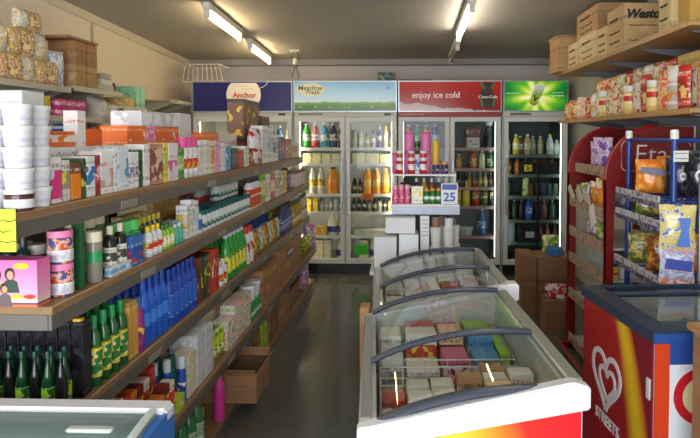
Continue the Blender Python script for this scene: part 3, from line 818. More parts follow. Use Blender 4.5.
obj('back_panel', MB().box(.52, -.45, .08, .53, .405, 1.66), mat('C9CACC', .5), r)
prn = pine()
RZ = [.09, .43, .70, .90, 1.12, 1.37]
for z in RZ:
    b = MB(); q0 = .02 if z < 1.3 else .06; b.v = [(q0,-.415,z-.012),(.5,-.415,z-.012),(.5,.37,z-.012),(q0,.37,z-.012),(q0,-.415,z),(.5,-.415,z),(.5,.37,z),(q0,.37,z)]
    for q in ((0,3,2,1),(4,5,6,7),(0,1,5,4),(1,2,6,5),(2,3,7,6),(3,0,4,7)): b.face(q)
    s = obj('shelf', b, mat('BFC2C4', .4), r)
    obj('shelf_rail', MB().box(q0-.024, -.415, z-.035, q0-.008, .37, z+.032), prn, s)
lg = mat('E6DEDE', .4)
o = [(.12,1.3),(.46,1.3),(.46,1.56),(.12,1.56)]
def rr(x0, z0, x1, z1, rd):
    P = []
    for cx, cz, a0 in ((x1-rd, z1-rd, 0), (x0+rd, z1-rd, 90), (x0+rd, z0+rd, 180), (x1-rd, z0+rd, 270)):
        P += [(cx+rd*math.cos(rad(a0+k*18)), cz+rd*math.sin(rad(a0+k*18))) for k in range(6)]
    return P
obj('logo_outline', MB().tube([(x, -.453, z) for x, z in rr(.085, 1.385, .5, 1.572, .035)], .006, 6, closed=True, flat=.5), lg, r)
text('Eta', .165, FACE_NEAR(.262, -.4535, 1.485), lg, r, shear=.05, bold=-.002)
obj('kick_bar', MB().tube([(-.09, -.6, .07), (-.09, .3, .07)], .014, 6), REDB, r)
for y in (-.55, .28): obj('kick_bar_arm', MB().tube([(-.09, y, .07), (.0, y, .07)], .01, 6), REDB, r)
tk = empty('hanging_ticket', 'white paper ticket on the second rail of the red rack', 'ticket', (1.2325, 3.98, 1.1))
obj('card', MB().box(-.003, -.05, -.09, 0, .05, .045, 0, place(0,0,0,rad(-24),0,0)), mat('ECE9E0', .5), tk)
# ------------------------------------------------------------------ blue wire rack
BL = mat('20408C', .3, .1); GRY = mat('A8A4B0', .5)
r = empty('snack_rack', 'blue tube rack with white capped posts holding chip bags, at right', 'rack', (1.33, 3.31, 0))
for x, y in ((0, -.3), (0, .3), (.45, -.3), (.45, .3)):
    p = obj('post', MB().tube([(x, y, 0), (x, y, 1.59)], .016, 10), BL, r)
    obj('post_cap', MB().lathe([(0,1.585,0),(.02,1.585,0),(.02,1.625,0),(.014,1.632,0),(0,1.632,0)], 12, c=(x, y)), mat('ECECE8', .4), p)
for x in (0, .45): obj('cross_bar', MB().tube([(x, -.3, 1.578), (x, .3, 1.578)], .011, 8), BL, r)
for y in (-.3, .3): obj('cross_bar', MB().tube([(0, y, 1.578), (.45, y, 1.578)], .011, 8), BL, r)
def strip_print():
    s = NT('price_strip'); x, y, z = s.xyz('Generated'); n = s.noise(45, detail=0.)
    up = s.math('GREATER_THAN', z, .45); a = s.mix(s.math('GREATER_THAN', n, .62), 'C4C4CC', '6A6A78'); b = s.mix(s.math('GREATER_THAN', n, .55), '3A3258', '8A86A0')
    return s.done(s.mix(up, b, a), .4)
spm = strip_print()
BZ = [.55, .87, 1.15, 1.28]
for z in BZ[:3]+[1.27]:
    b = MB()
    for k in range(7): b.tube([(-.06, -.29+k*.096, z), (.44, -.29+k*.096, z)], .004, 5)
    b.tube([(-.06, -.3, z), (.44, -.3, z), (.44, .3, z), (-.06, .3, z)], .006, 6, closed=True)
    s = obj('wire_shelf', b, BL, r)
    obj('price_strip', MB().box(-.075, -.3, z-.03, -.066, .3, z+.03, 0), spm, s)
po = obj('metal_pole', MB().tube([(1.445, 2.97, 0), (1.445, 2.97, 1.4)], .013, 8), mat('9A9C9C', .3, .6))
tag(po, 'slim grey metal pole at the right edge, beside the blue rack', 'pole')

# ------------------------------------------------------------------ left wall shelves
CRM = mat('C9C5B4', .45)
def wshelf(z, y0, y1, lab, xf=-2.35):
    r = empty('wall_shelf', lab, 'shelf', (-2.8, (y0+y1)/2, z)); h = (y1-y0)/2
    obj('board', MB().box(0, -h, -.014, xf+2.8, h, 0), CRM, r)
    obj('front_lip', bevel(MB().box(xf+2.8-.006, -h, -.034, xf+2.8+.004, h, .004), .002, 1), CRM, r)
    for y in (-h+.1, h-.1): obj('bracket', MB().prism([(0,-.014),(.38,-.014),(0,-.15)][::-1], .012, Matrix(((1,0,0,0),(0,0,1,y),(0,1,0,0),(0,0,0,1)))), CRM, r)
wshelf(1.935, 3.3, 4.16, 'cream metal shelf on the left wall under the pasta bags')
wshelf(1.955, 4.2, 4.93, 'cream metal shelf on the left wall under brown cartons and papers')
wshelf(1.845, 4.95, 5.4, 'small cream shelf on the left wall with the mint green box')
wshelf(1.735, 3.3, 4.6, 'cream left wall shelf carrying yellow tins and pink packs')
wshelf(1.70, 4.62, 5.4, 'cream left wall shelf with the white sacks')
wshelf(1.50, 3.3, 5.4, 'lowest cream shelf on the left wall, with upright books')
# ------------------------------------------------------------------ goods: helpers
SN = {S1: 'top left shelf', S2: 'second left shelf', S3: 'third left shelf', S4: 'fourth left shelf', S5: 'base of the left shelves'}
XF = {S1: -.96, S2: -.95, S3: -.95, S4: -.92, S5: -.965}
def remap(z, y):
    T = RM.get(z)
    if not T or y <= T[0][0]: return y
    for (a, b), (c, d) in zip(T, T[1:]):
        if y <= c: return b+(d-b)*(y-a)/(c-a)
    return y
RM = {S2: [(2.05,2.05),(2.1,2.06),(2.27,2.19),(2.31,2.22),(2.83,2.58),(2.99,2.62),(3.18,2.78),(3.26,2.83),(4.3,3.70),(4.66,3.97),(4.68,3.99),(5.38,4.9),(5.45,5.25),(5.84,5.82)],
      S3: [(1.8,1.8),(2.08,2.05),(2.25,2.18),(2.86,2.74),(3.3,3.12),(3.4,3.22),(4.0,3.77),(4.8,4.62),(5.2,5.1),(5.9,5.88)],
      S4: [(1.9,1.86),(2.02,1.95),(2.5,2.38),(2.71,2.54),(2.85,2.65),(3.125,2.88),(3.18,2.9),(3.47,3.1),(4.25,3.6),(4.6,3.86),(4.68,3.9),(5.05,4.42),(5.07,4.44),(5.66,5.3),(6.2,6.17)]}
def B(z, y0, y1, zt, m, desc, d=.08, x=None, base=None, name='carton', cat='box', where=None, rz=0, cap=None):
    y0, y1 = remap(z, y0), remap(z, y1); bz = (base if base is not None else z)+.0006; L = y1-y0-.005
    k = carton(d, L, max(zt-bz, .012), m, .0012)
    xx = (XF[z]-.018 if x is None else x)-d/2
    return put(k, name, (desc+" "+(("on the "+SN[z]) if where is None else where)).strip().rstrip(","), cat, (xx, (y0+y1)/2, bz), rz)
def row(z, pts, key, name, desc, cat, where=None, base=None, group=None, first=0, rz=0, jit=0.):
    """pts: (x, y) from the near end on"""
    out = []
    for i, (x, y) in enumerate(pts):
        y = remap(z, y) if where is None or where == SN.get(z) else y
        lab = f'{desc}, {ORD[i+first]} from near end, {where or SN[z]}' if len(pts) > 1 or first else f'{desc} on the {SN[z]}' if not where else f'{desc}, {where}'
        a = rz(i) if callable(rz) else rz+(RND.random()-.5)*jit
        out.append(put(key, name, lab, cat, (x, y, (base if base is not None else z)+.0006), a, group))
    return out
def ys(y0, y1, n, x): return [(x, y0+(y1-y0)*(i+.5)/n) for i in range(n)]
W_ = mat('DEDEE2', .35); CRC = mat('E8DFC0', .4); PNK = mat('E0559A', .35); DGR = mat('0F4A2C', .3); MGR = mat('1F8A4A', .3); LGR = mat('58D06A', .35)
BLK2 = mat('15151A', .3); BLU = mat('1C50B8', .25); DBL = mat('14256E', .25); LBL = mat('8FC4E8', .35); ORG = mat('E8762A', .4); RED2 = mat('C02222', .35); YEL = mat('F0CE2A', .4)
PUR = mat('6A3A8A', .35); TEAL = mat('14605E', .35); BRN = mat('6E4426', .4); AMB = mat('9A5A1C', .25); CLR = mat('C9D2CE', .15); LIL = mat('B9A6CE', .35)

# ------------------------------------------------------------------ top left shelf
tub = bottle('tub', .0535, .035, W_, W_, pack('DEDEE2', 'CCC6DE', 'AFA0CC', '8A7A9A', .25, .55, 30, .56), True, 20)
cols_ = [(-.985, 1.497, 5, 'front'), (-1.063, 1.51, 5, 'left'), (-.992, 1.582, 5, 'rear'), (-1.08, 1.62, 5, 'hindmost')]
lev = ['lowest', 'second', 'middle', 'fourth', 'topmost']
jr = bottle('jar', .0535, .034, mat('4A2018', .2), mat('E2E2DE', .3), W_, True, 20)
for ci, (x, y, n, nm) in enumerate(cols_):
    for k in range(n):
        if ci == 0 and k == 0:
            put(jr, 'jar', 'brown jar with a white label and clear lid under the front tub stack', 'jar', (x, y, S1+.0006)); continue
        put(tub, 'tub', f'white plastic tub, {lev[k]} of the {nm} stack at the near end of the top shelf', 'tub', (x, y, S1+.0006+k*.0541), RND.random()*.8, 'white tubs at the near end of the top shelf')
put(carton(.12, .1, .04, W_, .002), 'carton', 'flat white box lying on top of the hindmost white tub stack', 'box', (-1.08, 1.62, S1+.0012+5*.0541))
lilac = pack('C4B6D8', 'B4A2CC', 'DAD0E8', '8A5AA0', .3, .8, 14, .6)
for k in range(2):
    o = B(S1, 1.557, 1.616, S1+.126+k*.127, lilac, f'lilac carton with letter S, {"lower" if k == 0 else "upper"} of two', .05, base=S1+k*.1275)
for k in range(2):
    pr_ = [o for o in bpy.data.objects if o.get('label', '').startswith('lilac carton with letter S, '+('lower' if k == 0 else 'upper'))][0]
    text('Si', .045, FACE_AISLE(.0255, -.01, .085), mat('8A4A8A', .5), pr_)
P_ = pack
items = [
 (1.625, 1.679, 1.541, P_('F2EEF0','E8408A','F0F0F2','9A6A7A',.1,.72,7,.6), 'white hair dye box with big pink curve'),
 (1.684, 1.72, 1.530, P_('D8D8D4','9A9A8A','E0D84A'), 'grey box with yellow print'),
 (1.725, 1.78, 1.519, P_('7A4A2E','F08A1A','F0962A','F0E8D8',.02,.72,6,.6), 'orange box with brown photo top'),
 (1.783, 1.809, 1.532, P_('4A5A3A','2E3A24','C8C04A'), 'dark green box beside the orange one'),
 (1.812, 1.863, 1.537, P_('EEF2F4','3A7AC0','E8EEF2'), 'white box with blue picture'),
 (1.866, 1.895, 1.539, P_('A01E30','C83A4A','E8D0D0'), 'dark red hair dye box'),
 (1.898, 1.982, 1.550, P_('F2F0F0','C8A898','E8E4E4','C82A3A',.15,.6,9,.6), 'white box with photo and red lettering'),
 (1.985, 2.01, 1.556, P_('F4F4F4','E2E2E8','F0F0F0'), 'narrow plain white box'),
 (2.014, 2.092, 1.561, P_('F0F2F4','DCE6EE','4AA0D0','5AA0C8',.2,.9,12,.62), 'white box with small blue picture'),
 (2.096, 2.173, 1.542, P_('F2F2F4','D8D4DC','7A6A8A','3A3A4A',.3,.6,20,.55), 'white box with dark lettering'),
 (2.177, 2.207, 1.548, P_('2E5A34','1E3A24','A8C04A'), 'narrow dark green box'),
 (2.212, 2.269, 1.569, P_('F4F4F4','ECECF0','E0E0E6'), 'tall plain white box'),
 (2.274, 2.395, 1.568, P_('C89A80','8A4A3A','E8C8B0','6A2A2A',.1,.9,16,.5), 'box with brown hair portraits'),
 (2.4, 2.446, 1.571, P_('E8E04A','C0C82A','F0F0D0'), 'yellow green narrow box'),
 (2.452, 2.557, 1.570, P_('F4EEF2','F0DCE8','D85AA0','C04A8A',.1,.55,10,.52), 'white box with pink flower'),
 (2.563, 2.628, 1.547, P_('5A9A3A','A8C86A','E8F0D8'), 'leaf green narrow box')]
for a, b, zt, m, d in items: B(S1, a, b, zt, m, d, .075)
pk = bottle('bigcap', .185, .026, W_, PNK, P_('F2F0F2','E0B83A','C83A2A','2A2A2A',.2,.8,18,.5), True, 16)
row(S1, ys(2.628, 2.825, 3, -1.0), pk, 'bottle', 'white bottle with bright pink cap', 'bottle', where='top left shelf')
tall = [(2.825, 2.897, 1.576, P_('F6F4F2','E8E4E0','D8D0C8'), 'tall white box behind pink capped bottles'), (2.905, 2.989, 1.580, P_('F0EEEA','D8D8CC','E8E4DC'), 'tall pale cream box'),
 (2.997, 3.053, 1.569, P_('F2E0B0','E8B04A','D87A2A'), 'narrow orange flowered box'), (3.061, 3.155, 1.574, P_('F0B8D4','E89AC4','F4D4E4'), 'tall soft pink box'),
 (3.163, 3.245, 1.562, P_('F4F4F6','E4E4EA','D8D8E0'), 'tall white box beside the pink one'), (3.254, 3.34, 1.544, P_('5AA8DC','3A88C8','B8DCF0'), 'sky blue upright box'),
 (3.35, 3.483, 1.530, P_('1E3A34','2A4A6A','3A6A5A'), 'dark green upright box'), (3.494, 3.616, 1.516, P_('C8282E','A81E24','E86A5A'), 'bright red upright box'),
 (3.627, 3.734, 1.538, P_('E8EEE4','B8D0A8','F0F4EC'), 'white and pale green upright box'), (3.746, 4.081, 1.521, P_('8A1E1E','B83A2A','E8C87A'), 'dark red patterned wide box'),
 (4.096, 4.264, 1.671, P_('F2F2F4','D8DCE8','E8ECF4'), 'tall white box by the red bag'), (4.28, 4.429, 1.659, P_('EEF0F4','C8D0E0','6A7AB0'), 'tall white box with blue print'),
 (4.446, 4.608, 1.608, P_('F0F0F2','5A6AA8','E0E0E8'), 'white and blue upright box'), (4.626, 4.842, 1.592, P_('2A3A7A','8A2A3A','C8C8D8'), 'navy and maroon upright box'),
 (4.862, 5.146, 1.575, P_('B86A5A','8A4A4A','E8D8D0'), 'rust coloured upright box'), (5.169, 5.439, 1.546, P_('E8E0D8','B8A898','C86A5A'), 'pale box at the far end')]
for a, b, zt, m, d in tall: B(S1, a, b, zt, m, d, .085)
# second rank on the top shelf: white cartons with orange cartons on them
xb = -1.09; wb = P_('F0F0F2','D8D8E0','E8E8EC'); ob = P_('F07A1E','E8701A','F4F0F0','F8E8D8',.2,.7,8,.66); pb_ = P_('F0A0C4','E86AA0','F4E0EA')
yb = [1.78, 1.96, 2.14, 2.32, 2.50, 2.68, 2.86, 3.04]
for i in range(7): B(S1, yb[i], yb[i+1]-.004, S1+.155, wb, f'white carton in the second rank, {ORD[i]} from near end,', .12, xb)
for i, (a, b, m, nm) in enumerate(((2.32, 2.50, ob, 'orange carton lying on white cartons, the nearer one'), (2.505, 2.6, pb_, 'pink carton lying between two orange cartons'), (2.605, 2.86, ob, 'orange carton lying on white cartons, the farther one'))):
    B(S1, a, b, S1+.155+.0756, m, nm, .11, xb, base=S1+.1556)
B(S1, 2.45, 2.86, S1+.295, P_('D8DCE4','C8CCD6','EEF0F4','A8ACB8',.1,.9,8,.5), 'flat pale grey box on top of the orange cartons', .13, xb, base=S1+.2316)
B(S1, 2.87, 3.03, S1+.30, W_, 'tall plain white carton at end of the white rank', .1, xb, base=S1+.1556)
B(S1, 1.79, 1.95, S1+.205, P_('F07A1E','F0F0F0','F07A1E'), 'orange and white box lying behind the lilac cartons', .1, xb, base=S1+.1556)
B(S1, 1.965, 2.02, S1+.275, P_('F0EEEE','E8E8EC','D8D8DC','C8282A',.1,.6,9,.7), 'white box with red heading standing on the second rank', .05, xb, base=S1+.1556)
B(S1, 2.05, 2.13, S1+.215, mat('E8641E', .4), 'bright orange box beside the red headed white box', .08, xb, base=S1+.1556)
# display pile near the far end
B(S1, 3.1, 3.42, S1+.12, P_('E8E6E2','C8C8C8','F0F0EE'), 'white carton under the orange one, far half,', .16, -1.06)
B(S1, 3.12, 3.40, S1+.21, ob, 'orange carton on a white carton, far half,', .14, -1.065, base=S1+.1206)
B(S1, 3.46, 3.84, S1+.20, P_('ECECEA','D0D4D8','F2F2F0','B8404A',.1,.65,8,.6), 'large white carton with red heading, far half,', .2, -1.085)
B(S1, 3.9, 4.5, S1+.15, P_('A03028','7A2A24','D8B070'), 'dark red carton at the bottom of the biscuit pile', .14, -1.085)
B(S1, 4.0, 4.45, S1+.44, P_('4A3826','7A4A2A','E0C23A','3A2A1A',.1,.9,14,.58), 'brown biscuit carton with yellow flowers on the red carton', .11, -1.085, base=S1+.1506)
B(S1, 4.47, 4.72, S1+.34, P_('6A4A3A','9A7A6A','4A3028'), 'brown carton behind the flowered biscuit carton', .16, -1.07)
put(bag(.19, .24, .07, film(['C8202A', 'F2F0F0', 'F4F4F4', 'E8E8EA', 'C8202A'], 9, .2, 3), True, 4), 'biscuit_bag', 'white and red bag hanging in front of the flowered biscuit carton', 'bag', (-.99, 3.91, S1+.001), rad(84))

# ------------------------------------------------------------------ second left shelf
def family_box():
    r = empty('carton', 'pink carton with a photo of people, near end of the second shelf', 'box', (-1.122, 1.603, S2+.0006))
    m = NT('pink_box_print'); z = m.xyz()[2]
    pm = m.done(m.ramp(z, [(0, 'D8784A'), (.06, 'D8784A'), (.07, '7A3A6A'), (.1, '7A3A6A'), (.11, 'F0E4E0'), (.15, 'F0C8B0'), (.3, 'F0A8C8'), (.7, 'EE86BC'), (1, 'E86AB0')]), .35)
    obj('body', bevel(MB().box(-.14, -.045, 0, .14, .015, .128), .001, 1), pm, r)
    skin = mat('D8A080', .5); hair = mat('2A1E1A', .5)
    def el(cx, cz, a, b, m, nm, y): obj(nm, MB().prism([(cx+a*math.cos(2*PI*i/18), cz+b*math.sin(2*PI*i/18)) for i in range(18)], .0008, place(0, y, 0, PI/2, 0, 0)), m, r)
    el(.098, .112, .022, .009, mat('F2C22A', .4), 'printed_badge', -.0455)
    for cx, cz, s, top in ((.03, .088, 1., 'E8B088'), (.066, .09, 1.1, '2E4A3A'), (.05, .052, .9, '6A5A5A')):
        el(cx, cz, .0125*s, .016*s, hair, 'printed_hair', -.0455); el(cx+.002, cz-.003, .0085*s, .011*s, skin, 'printed_face', -.0464)
        obj('printed_clothes', MB().prism([(cx-.02*s, cz-.05), (cx+.024*s, cz-.05), (cx+.018*s, cz-.02), (cx+.004, cz-.012), (cx-.012*s, cz-.018)], .0007, place(0, -.0455, 0, PI/2, 0, 0)), mat(top, .5), r)
    for cx, c in ((.02, 'D8702A'), (.085, 'F0C02A'), (.12, 'D83A2A')): el(cx, .03, .016, .006, mat(c, .5), 'printed_food', -.0462)
family_box()
cand = film(['4A2A5A', 'D8602A', 'F0D0C0', 'A03A2A', '3A5AA0'], 30, .2, 5)
sj = bottle('jar', .094, .034, cand, mat('F08AB8', .35), P_('F0EEF0','E0DCE4','C8C4D0','6A6A7A',.1,.7,30,.55), True, 20, lo=.08, hi=.42)
for k in range(2): put(sj, 'jar', f'clear sweet jar with pink lid, {["lower","upper"][k]} of two stacked by the pink carton', 'jar', (-.995, 1.69, S2+.0006+k*.0946), k*.7)
dj = bottle('jar', .14, .026, mat('1E1A1E', .2), mat('D0CCBC', .4), P_('3A3A3A','C8C8C0','6A4A4A'), True, 16)
row(S2, [(-1.09, 1.73), (-1.15, 1.76), (-1.21, 1.79)], dj, 'jar', 'dark jar with pale lid behind the pink carton', 'jar')
dpb = bottle('shampoo', .17, .02, mat('16383A', .2), mat('12302E', .3), P_('E0E4E4','C8D0D0','4A6A6A'), True, 14)
row(S2, [(-1.145, 1.69), (-1.1, 1.685)], dpb, 'bottle', 'dark teal bottle behind the pink carton', 'bottle')
B(S2, 1.745, 1.77, S2+.215, mat('1E5A34', .35), 'narrow dark green box beside the sweet jars', .03, -.965)
gj = bottle('jar', .2, .03, mat('5A6A3E', .12), CRC, P_('C8D070','8AA03A','E8E8C0'), True, 16)
row(S2, [(-1.04, 1.85), (-1.05, 1.93), (-1.06, 2.01)], gj, 'jar', 'tall green glass jar with cream lid', 'jar')
wj = bottle('jar', .16, .024, mat('8A8478', .1), CRC, mat('2E9A5A', .35), True, 18, lo=.4, hi=.62)
row(S2, [(-.978, 1.845)], wj, 'jar', 'slim clear jar with cream lid and green band', 'jar')
bw = bottle('shampoo', .16, .022, mat('26241F', .2), CRC, P_('E8E4D8','4A4A44','F0F0E8'), True, 16)
row(S2, [(-.985, 1.96), (-.985, 2.03)], bw, 'bottle', 'black bottle with cream cap and oval label', 'bottle')
B(S2, 1.9, 2.07, S2+.03, P_('D8E8F4','7AB0DC','F0F4F8'), 'flat pale blue packet lying at the front edge', .022, -.954)
B(S2, 2.1, 2.22, S2+.105, P_('3A6AC0','2A50A8','D83A3A','F0F0F4',.1,.6,14,.55), 'blue and white carton in front of green bottles', .03, -.957)
gs = bottle('bigcap', .15, .028, DBL, LGR, LGR, True, 18, lo=.35, hi=.72)
row(S2, [(-1.03, 2.13), (-1.02, 2.2), (-1.015, 2.27)], gs, 'bottle', 'bright green bottle with navy base', 'bottle')
sm = [(bottle('shampoo', .115, .019, W_, YEL, P_('F4EEE0','D83A2A','F0D04A')), 'small white bottle with yellow cap', 3, 2.31, 2.5),
      (bottle('shampoo', .10, .018, mat('8FC84A', .3), mat('3A7A2A', .3), P_('F0E89A','F4F4E0','D8502A')), 'small lime bottle with dark green cap', 3, 2.51, 2.68),
      (bottle('shampoo', .085, .018, mat('5AB8A0', .3), W_, None), 'small sea green bottle with white cap', 2, 2.69, 2.83)]
for k, d, n, a, b in sm: row(S2, ys(a, b, n, -.98), k, 'bottle', d, 'bottle')
gl_ = bottle('shampoo', .14, .02, mat('4A4A3A', .2), mat('C8B83A', .35), P_('C8C8B0','8A8A6A','F0F0E0'))
row(S2, ys(2.31, 2.7, 6, -1.035), gl_, 'bottle', 'olive bottle with gold cap, second rank', 'bottle')
tan = P_('D8AE62','CFA254','E8C88A','8A4A2A',.1,.6,6,.62); tan2 = P_('E8D89A','D8C482','C8502A','A83A2A',.05,.85,8,.7)
for i in range(3):
    B(S2, 2.75+i*.2, 2.945+i*.2, S2+.11, tan, f'tan carton at the back, {ORD[i]} from near end,', .12, -1.12)
    B(S2, 2.78+i*.2, 2.97+i*.2, S2+.195, tan if i else tan2, f'upper tan carton on the back stack, {ORD[i]} from near end,', .13, -1.115, base=S2+.1106)
for i in range(5): B(S2, 2.1+i*.11, 2.2+i*.11, S2+.15 if i > 1 else S2+.12, tan2, f'cream carton with red edge, {ORD[i]} from near end,', .05, -1.065)
B(S2, 2.66, 2.98, S2+.09, P_('A8D0E4','B8DCEC','8ABCD8'), 'pale blue wide carton standing behind small bottles', .04, -1.005)
for i, (m, nm, h) in enumerate(((P_('F0F0EE','D8D4C0','E0C04A'), 'white box with gold print', .15), (P_('F4F4F2','E0E0DC','8ABCD8'), 'tall white box by the pale blue carton', .17), (P_('F0F2F4','C8D8E8','E8ECF0'), 'white box with pale blue band', .16))):
    B(S2, 2.99+i*.062, 3.05+i*.062, S2+h, m, nm, .05)
bt = bottle('shampoo', .12, .024, W_, mat('5AC87A', .35), P_('3A7AC0','2A5AA0','F0F0F4'))
row(S2, [(-.985, 3.21)], bt, 'bottle', 'white bottle with blue label and green cap', 'bottle')
wtub = bottle('jar', .1, .0315, W_, TEAL, P_('DCE4E0','1E5E5A','C8DCD8','1E4A48',.12,.6,30,.6), True, 16)
for j, x in enumerate((-.99, -1.07)):
    row(S2, ys(3.26, 4.3, 13, x), wtub, 'jar', f'white jar with teal lid, {["front","rear"][j]} rank', 'jar', group='white jars with teal lids')
row(S2, ys(3.8, 4.28, 6, -1.06), wtub, 'jar', 'white jar with teal lid, upper layer', 'jar', base=S2+.1006, group='white jars with teal lids')
brj = bottle('jar', .15, .034, AMB, mat('7A2A22', .35), P_('F0ECE4','B8502A','6A2A1A'), True, 12)
row(S2, ys(3.4, 3.72, 3, -1.17), brj, 'jar', 'amber jar with dark red lid at the back', 'jar')
wo = bottle('shampoo', .2, .03, W_, mat('2A2E34', .35), P_('D8602A','C8502A','F0E8E0'), False, 12, lo=.05, hi=.62)
row(S2, ys(4.3, 4.66, 5, -.985), wo, 'bottle', 'white bottle with orange label and black cap', 'bottle')
row(S2, ys(3.75, 4.3, 7, -1.15), wo, 'bottle', 'white bottle with orange label, rear rank', 'bottle')
for i, (m, nm) in enumerate(((P_('8AC83A','A8D85A','F0F4D8'), 'lime green upright carton'), (P_('F0F2F0','D0D8D0','C84A5A'), 'white upright carton beside the lime one'), (P_('C84A5A','E8B0B0','F0E8E8'), 'rose upright carton'), (P_('E0DCD0','A8A08A','5A7A4A'), 'beige upright carton'), (P_('B8C0B8','6A7A6A','E8ECE0'), 'grey green upright carton'), (P_('D8B83A','8A7A2A','F0E0A0'), 'mustard upright carton'))):
    B(S2, 4.68+i*.115, 4.79+i*.115, S2+.2-.01*(i % 3), m, nm, .06)
put(bag(.2, .1, .1, film(['2E7A34', '1E5A24', '8AC84A', 'E8C84A'], 14, .25, 2), True, 6), 'snack_bag', 'green bag lying on top at the far end of the second shelf', 'bag', (-1.08, 5.2, S2+.101), rad(80))
B(S2, 5.0, 5.42, S2+.1, P_('4A4A3A','6A6A4A','8A8A6A'), 'dark olive carton under the green bag', .14, -1.02)
bsk = bottle('jar', .15, .055, film(['C8A8B0', 'E8DCD8', 'A87A8A', 'F0E8E4'], 22, .3, 8), mat('8A6A5A', .4), None, False, 12)
row(S2, ys(5.45, 5.84, 3, -1.015), bsk, 'jar', 'wide clear jar of pink and white sweets', 'jar')

# ------------------------------------------------------------------ third left shelf
gb = bottle('slim', .172, .0175, mat('0E3A1E', .12), mat('0E4030', .3), P_('3A8A2E','A8D03A','1E5A24','E8F0A0',.05,.9,20,.5), True, 16, lo=.1, hi=.42)
bb_ = bottle('slim', .172, .0165, mat('101512', .12), mat('0E4030', .3), None, True, 14)
for i in range(7):
    put(gb if i % 2 else bb_, 'bottle', f'slim {"green" if i % 2 else "near black"} bottle with dark cap, {ORD[i]} from right, end row of third shelf', 'bottle', (-.985-i*.038, 1.665, S3+.0006), .3)
for i in range(6):
    put(gb, 'bottle', f'slim green bottle in the second end row, {ORD[i]} from right, third shelf', 'bottle', (-1.0-i*.04, 1.71, S3+.0006))
bx = P_('16161A','1E1E24','34343C','4A4A4A',.1,.9,9,.58,.15)
for i in range(7):
    tb = put(carton(.036, .05, .232, bx, .0015), 'carton', f'tall black carton with yellow tip, {ORD[i]} from right, behind the green bottles', 'box', (-.985-i*.0395, 1.775, S3+.0006)); obj('yellow_tip', MB().box(-.012, -.024, .232, .012, -.004, .24), mat('E0B82A', .4), tb)
yl = mat('E0B82A', .4)
gy = bottle('flat', .225, .026, mat('1E5A2A', .15), MGR, P_('E8D82A','2E7A34','F0E88A','1E3A1E',.05,.9,12,.48), True, 16, sy=.75)
row(S3, ys(1.815, 2.08, 4, -.985), gy, 'bottle', 'green bottle with yellow label and green cap', 'bottle')
row(S3, ys(1.84, 2.1, 4, -1.05), gy, 'bottle', 'green bottle with yellow label, second rank', 'bottle')
dkb = bottle('flat', .24, .026, mat('123018', .15), MGR, P_('2E4A2A','E8E8D0','1E2A1E'), True, 14)
row(S3, ys(1.86, 2.2, 5, -1.12), dkb, 'bottle', 'dark green bottle with bright cap, back rank', 'bottle')
for i in range(2): B(S3, 2.085+i*.05, 2.133+i*.05, S3+.2, P_('E0B86A','D8A04A','F0F0E8','5A3A2A',.1,.85,9,.55), f'tan and cream oil bottle carton, {["nearer","farther"][i]} of two', .05)
pu = bottle('flat', .2, .022, mat('8A2A7A', .3), mat('3A6AC8', .3), P_('A83A8A','7A1E6A','E8C84A'), True, 14)
row(S3, [(-.98, 2.21)], pu, 'bottle', 'purple bottle with blue cap', 'bottle')
b1 = bottle('flat', .25, .0265, mat('1E5AC8', .22), mat('1A48A8', .28), mat('3F86E8', .3), True, 18, lo=.3, hi=.5)
b2 = bottle('flat', .235, .025, mat('1A48B0', .22), mat('16389A', .28), P_('1E50B8','2A62C8','E8C83A','F0F0F4',.08,.9,18,.62), True, 16)
row(S3, ys(2.25, 2.50, 4, -.988), b1, 'bottle', 'large glossy blue bottle', 'bottle')
row(S3, ys(2.15, 2.8, 9, -1.075), b1, 'bottle', 'large glossy blue bottle, second rank', 'bottle')
row(S3, ys(2.51, 2.86, 6, -.985), b2, 'bottle', 'deep blue bottle with printed label', 'bottle')
row(S3, ys(2.2, 3.1, 11, -1.15), b2, 'bottle', 'deep blue bottle, back rank', 'bottle')
rb = bottle('shampoo', .22, .028, mat('14206A', .25), mat('C83A2A', .35), P_('1A2A8A','3A50B0','E8E8F0'), True, 14)
row(S3, ys(2.88, 3.3, 7, -1.07), rb, 'bottle', 'navy bottle with red cap, second rank', 'bottle')
for i, (m, nm) in enumerate(((P_('7A3A2A','5A2A1E','C8A03A'), 'brown packet by the blue bottles'), (P_('3A4A2A','2A3A1E','D8C83A'), 'dark green packet with yellow print'), (P_('26281E','3A3E2A','8AC04A','C8C8C8',.1,.8,16,.55), 'black packet with green picture'), (P_('C83A2A','A82A1E','E8C86A'), 'red packet'), (P_('D8482A','C03A22','F0E0C0'), 'orange red packet'), (P_('C02A26','A8221E','E8806A'), 'crimson packet'))):
    B(S3, 2.88+i*.062, 2.938+i*.062, S3+.215-.006*(i % 2), m, f'{nm} standing upright', .055)
wy = bottle('shampoo', .13, .028, W_, mat('E8E0D0', .4), P_('F4F0E0','E8C83A','C83A2A','3A3A3A',.15,.8,18,.55), True, 16)
row(S3, [(-.985, 3.29), (-.985, 3.36)], wy, 'bottle', 'small white bottle with yellow and red label', 'bottle')
fz = bottle('soda', .245, .034, mat('2E9A3A', .15), W_, P_('3AA84A','E8E04A','1E7A2E','E83A2A',.05,.9,15,.52), True, 16)
row(S3, ys(3.4, 3.82, 5, -.99), fz, 'bottle', 'green fizzy drink bottle with white cap', 'bottle')
row(S3, ys(3.34, 4.0, 8, -1.08), fz, 'bottle', 'green fizzy drink bottle, second rank', 'bottle')
wr = bottle('spray', .23, .032, W_, mat('D03028', .35), P_('F2F2F0','E0E0DC','C83A3A'), False, 12)
row(S3, ys(3.84, 4.02, 2, -.99), wr, 'bottle', 'white spray bottle with red cap', 'bottle')
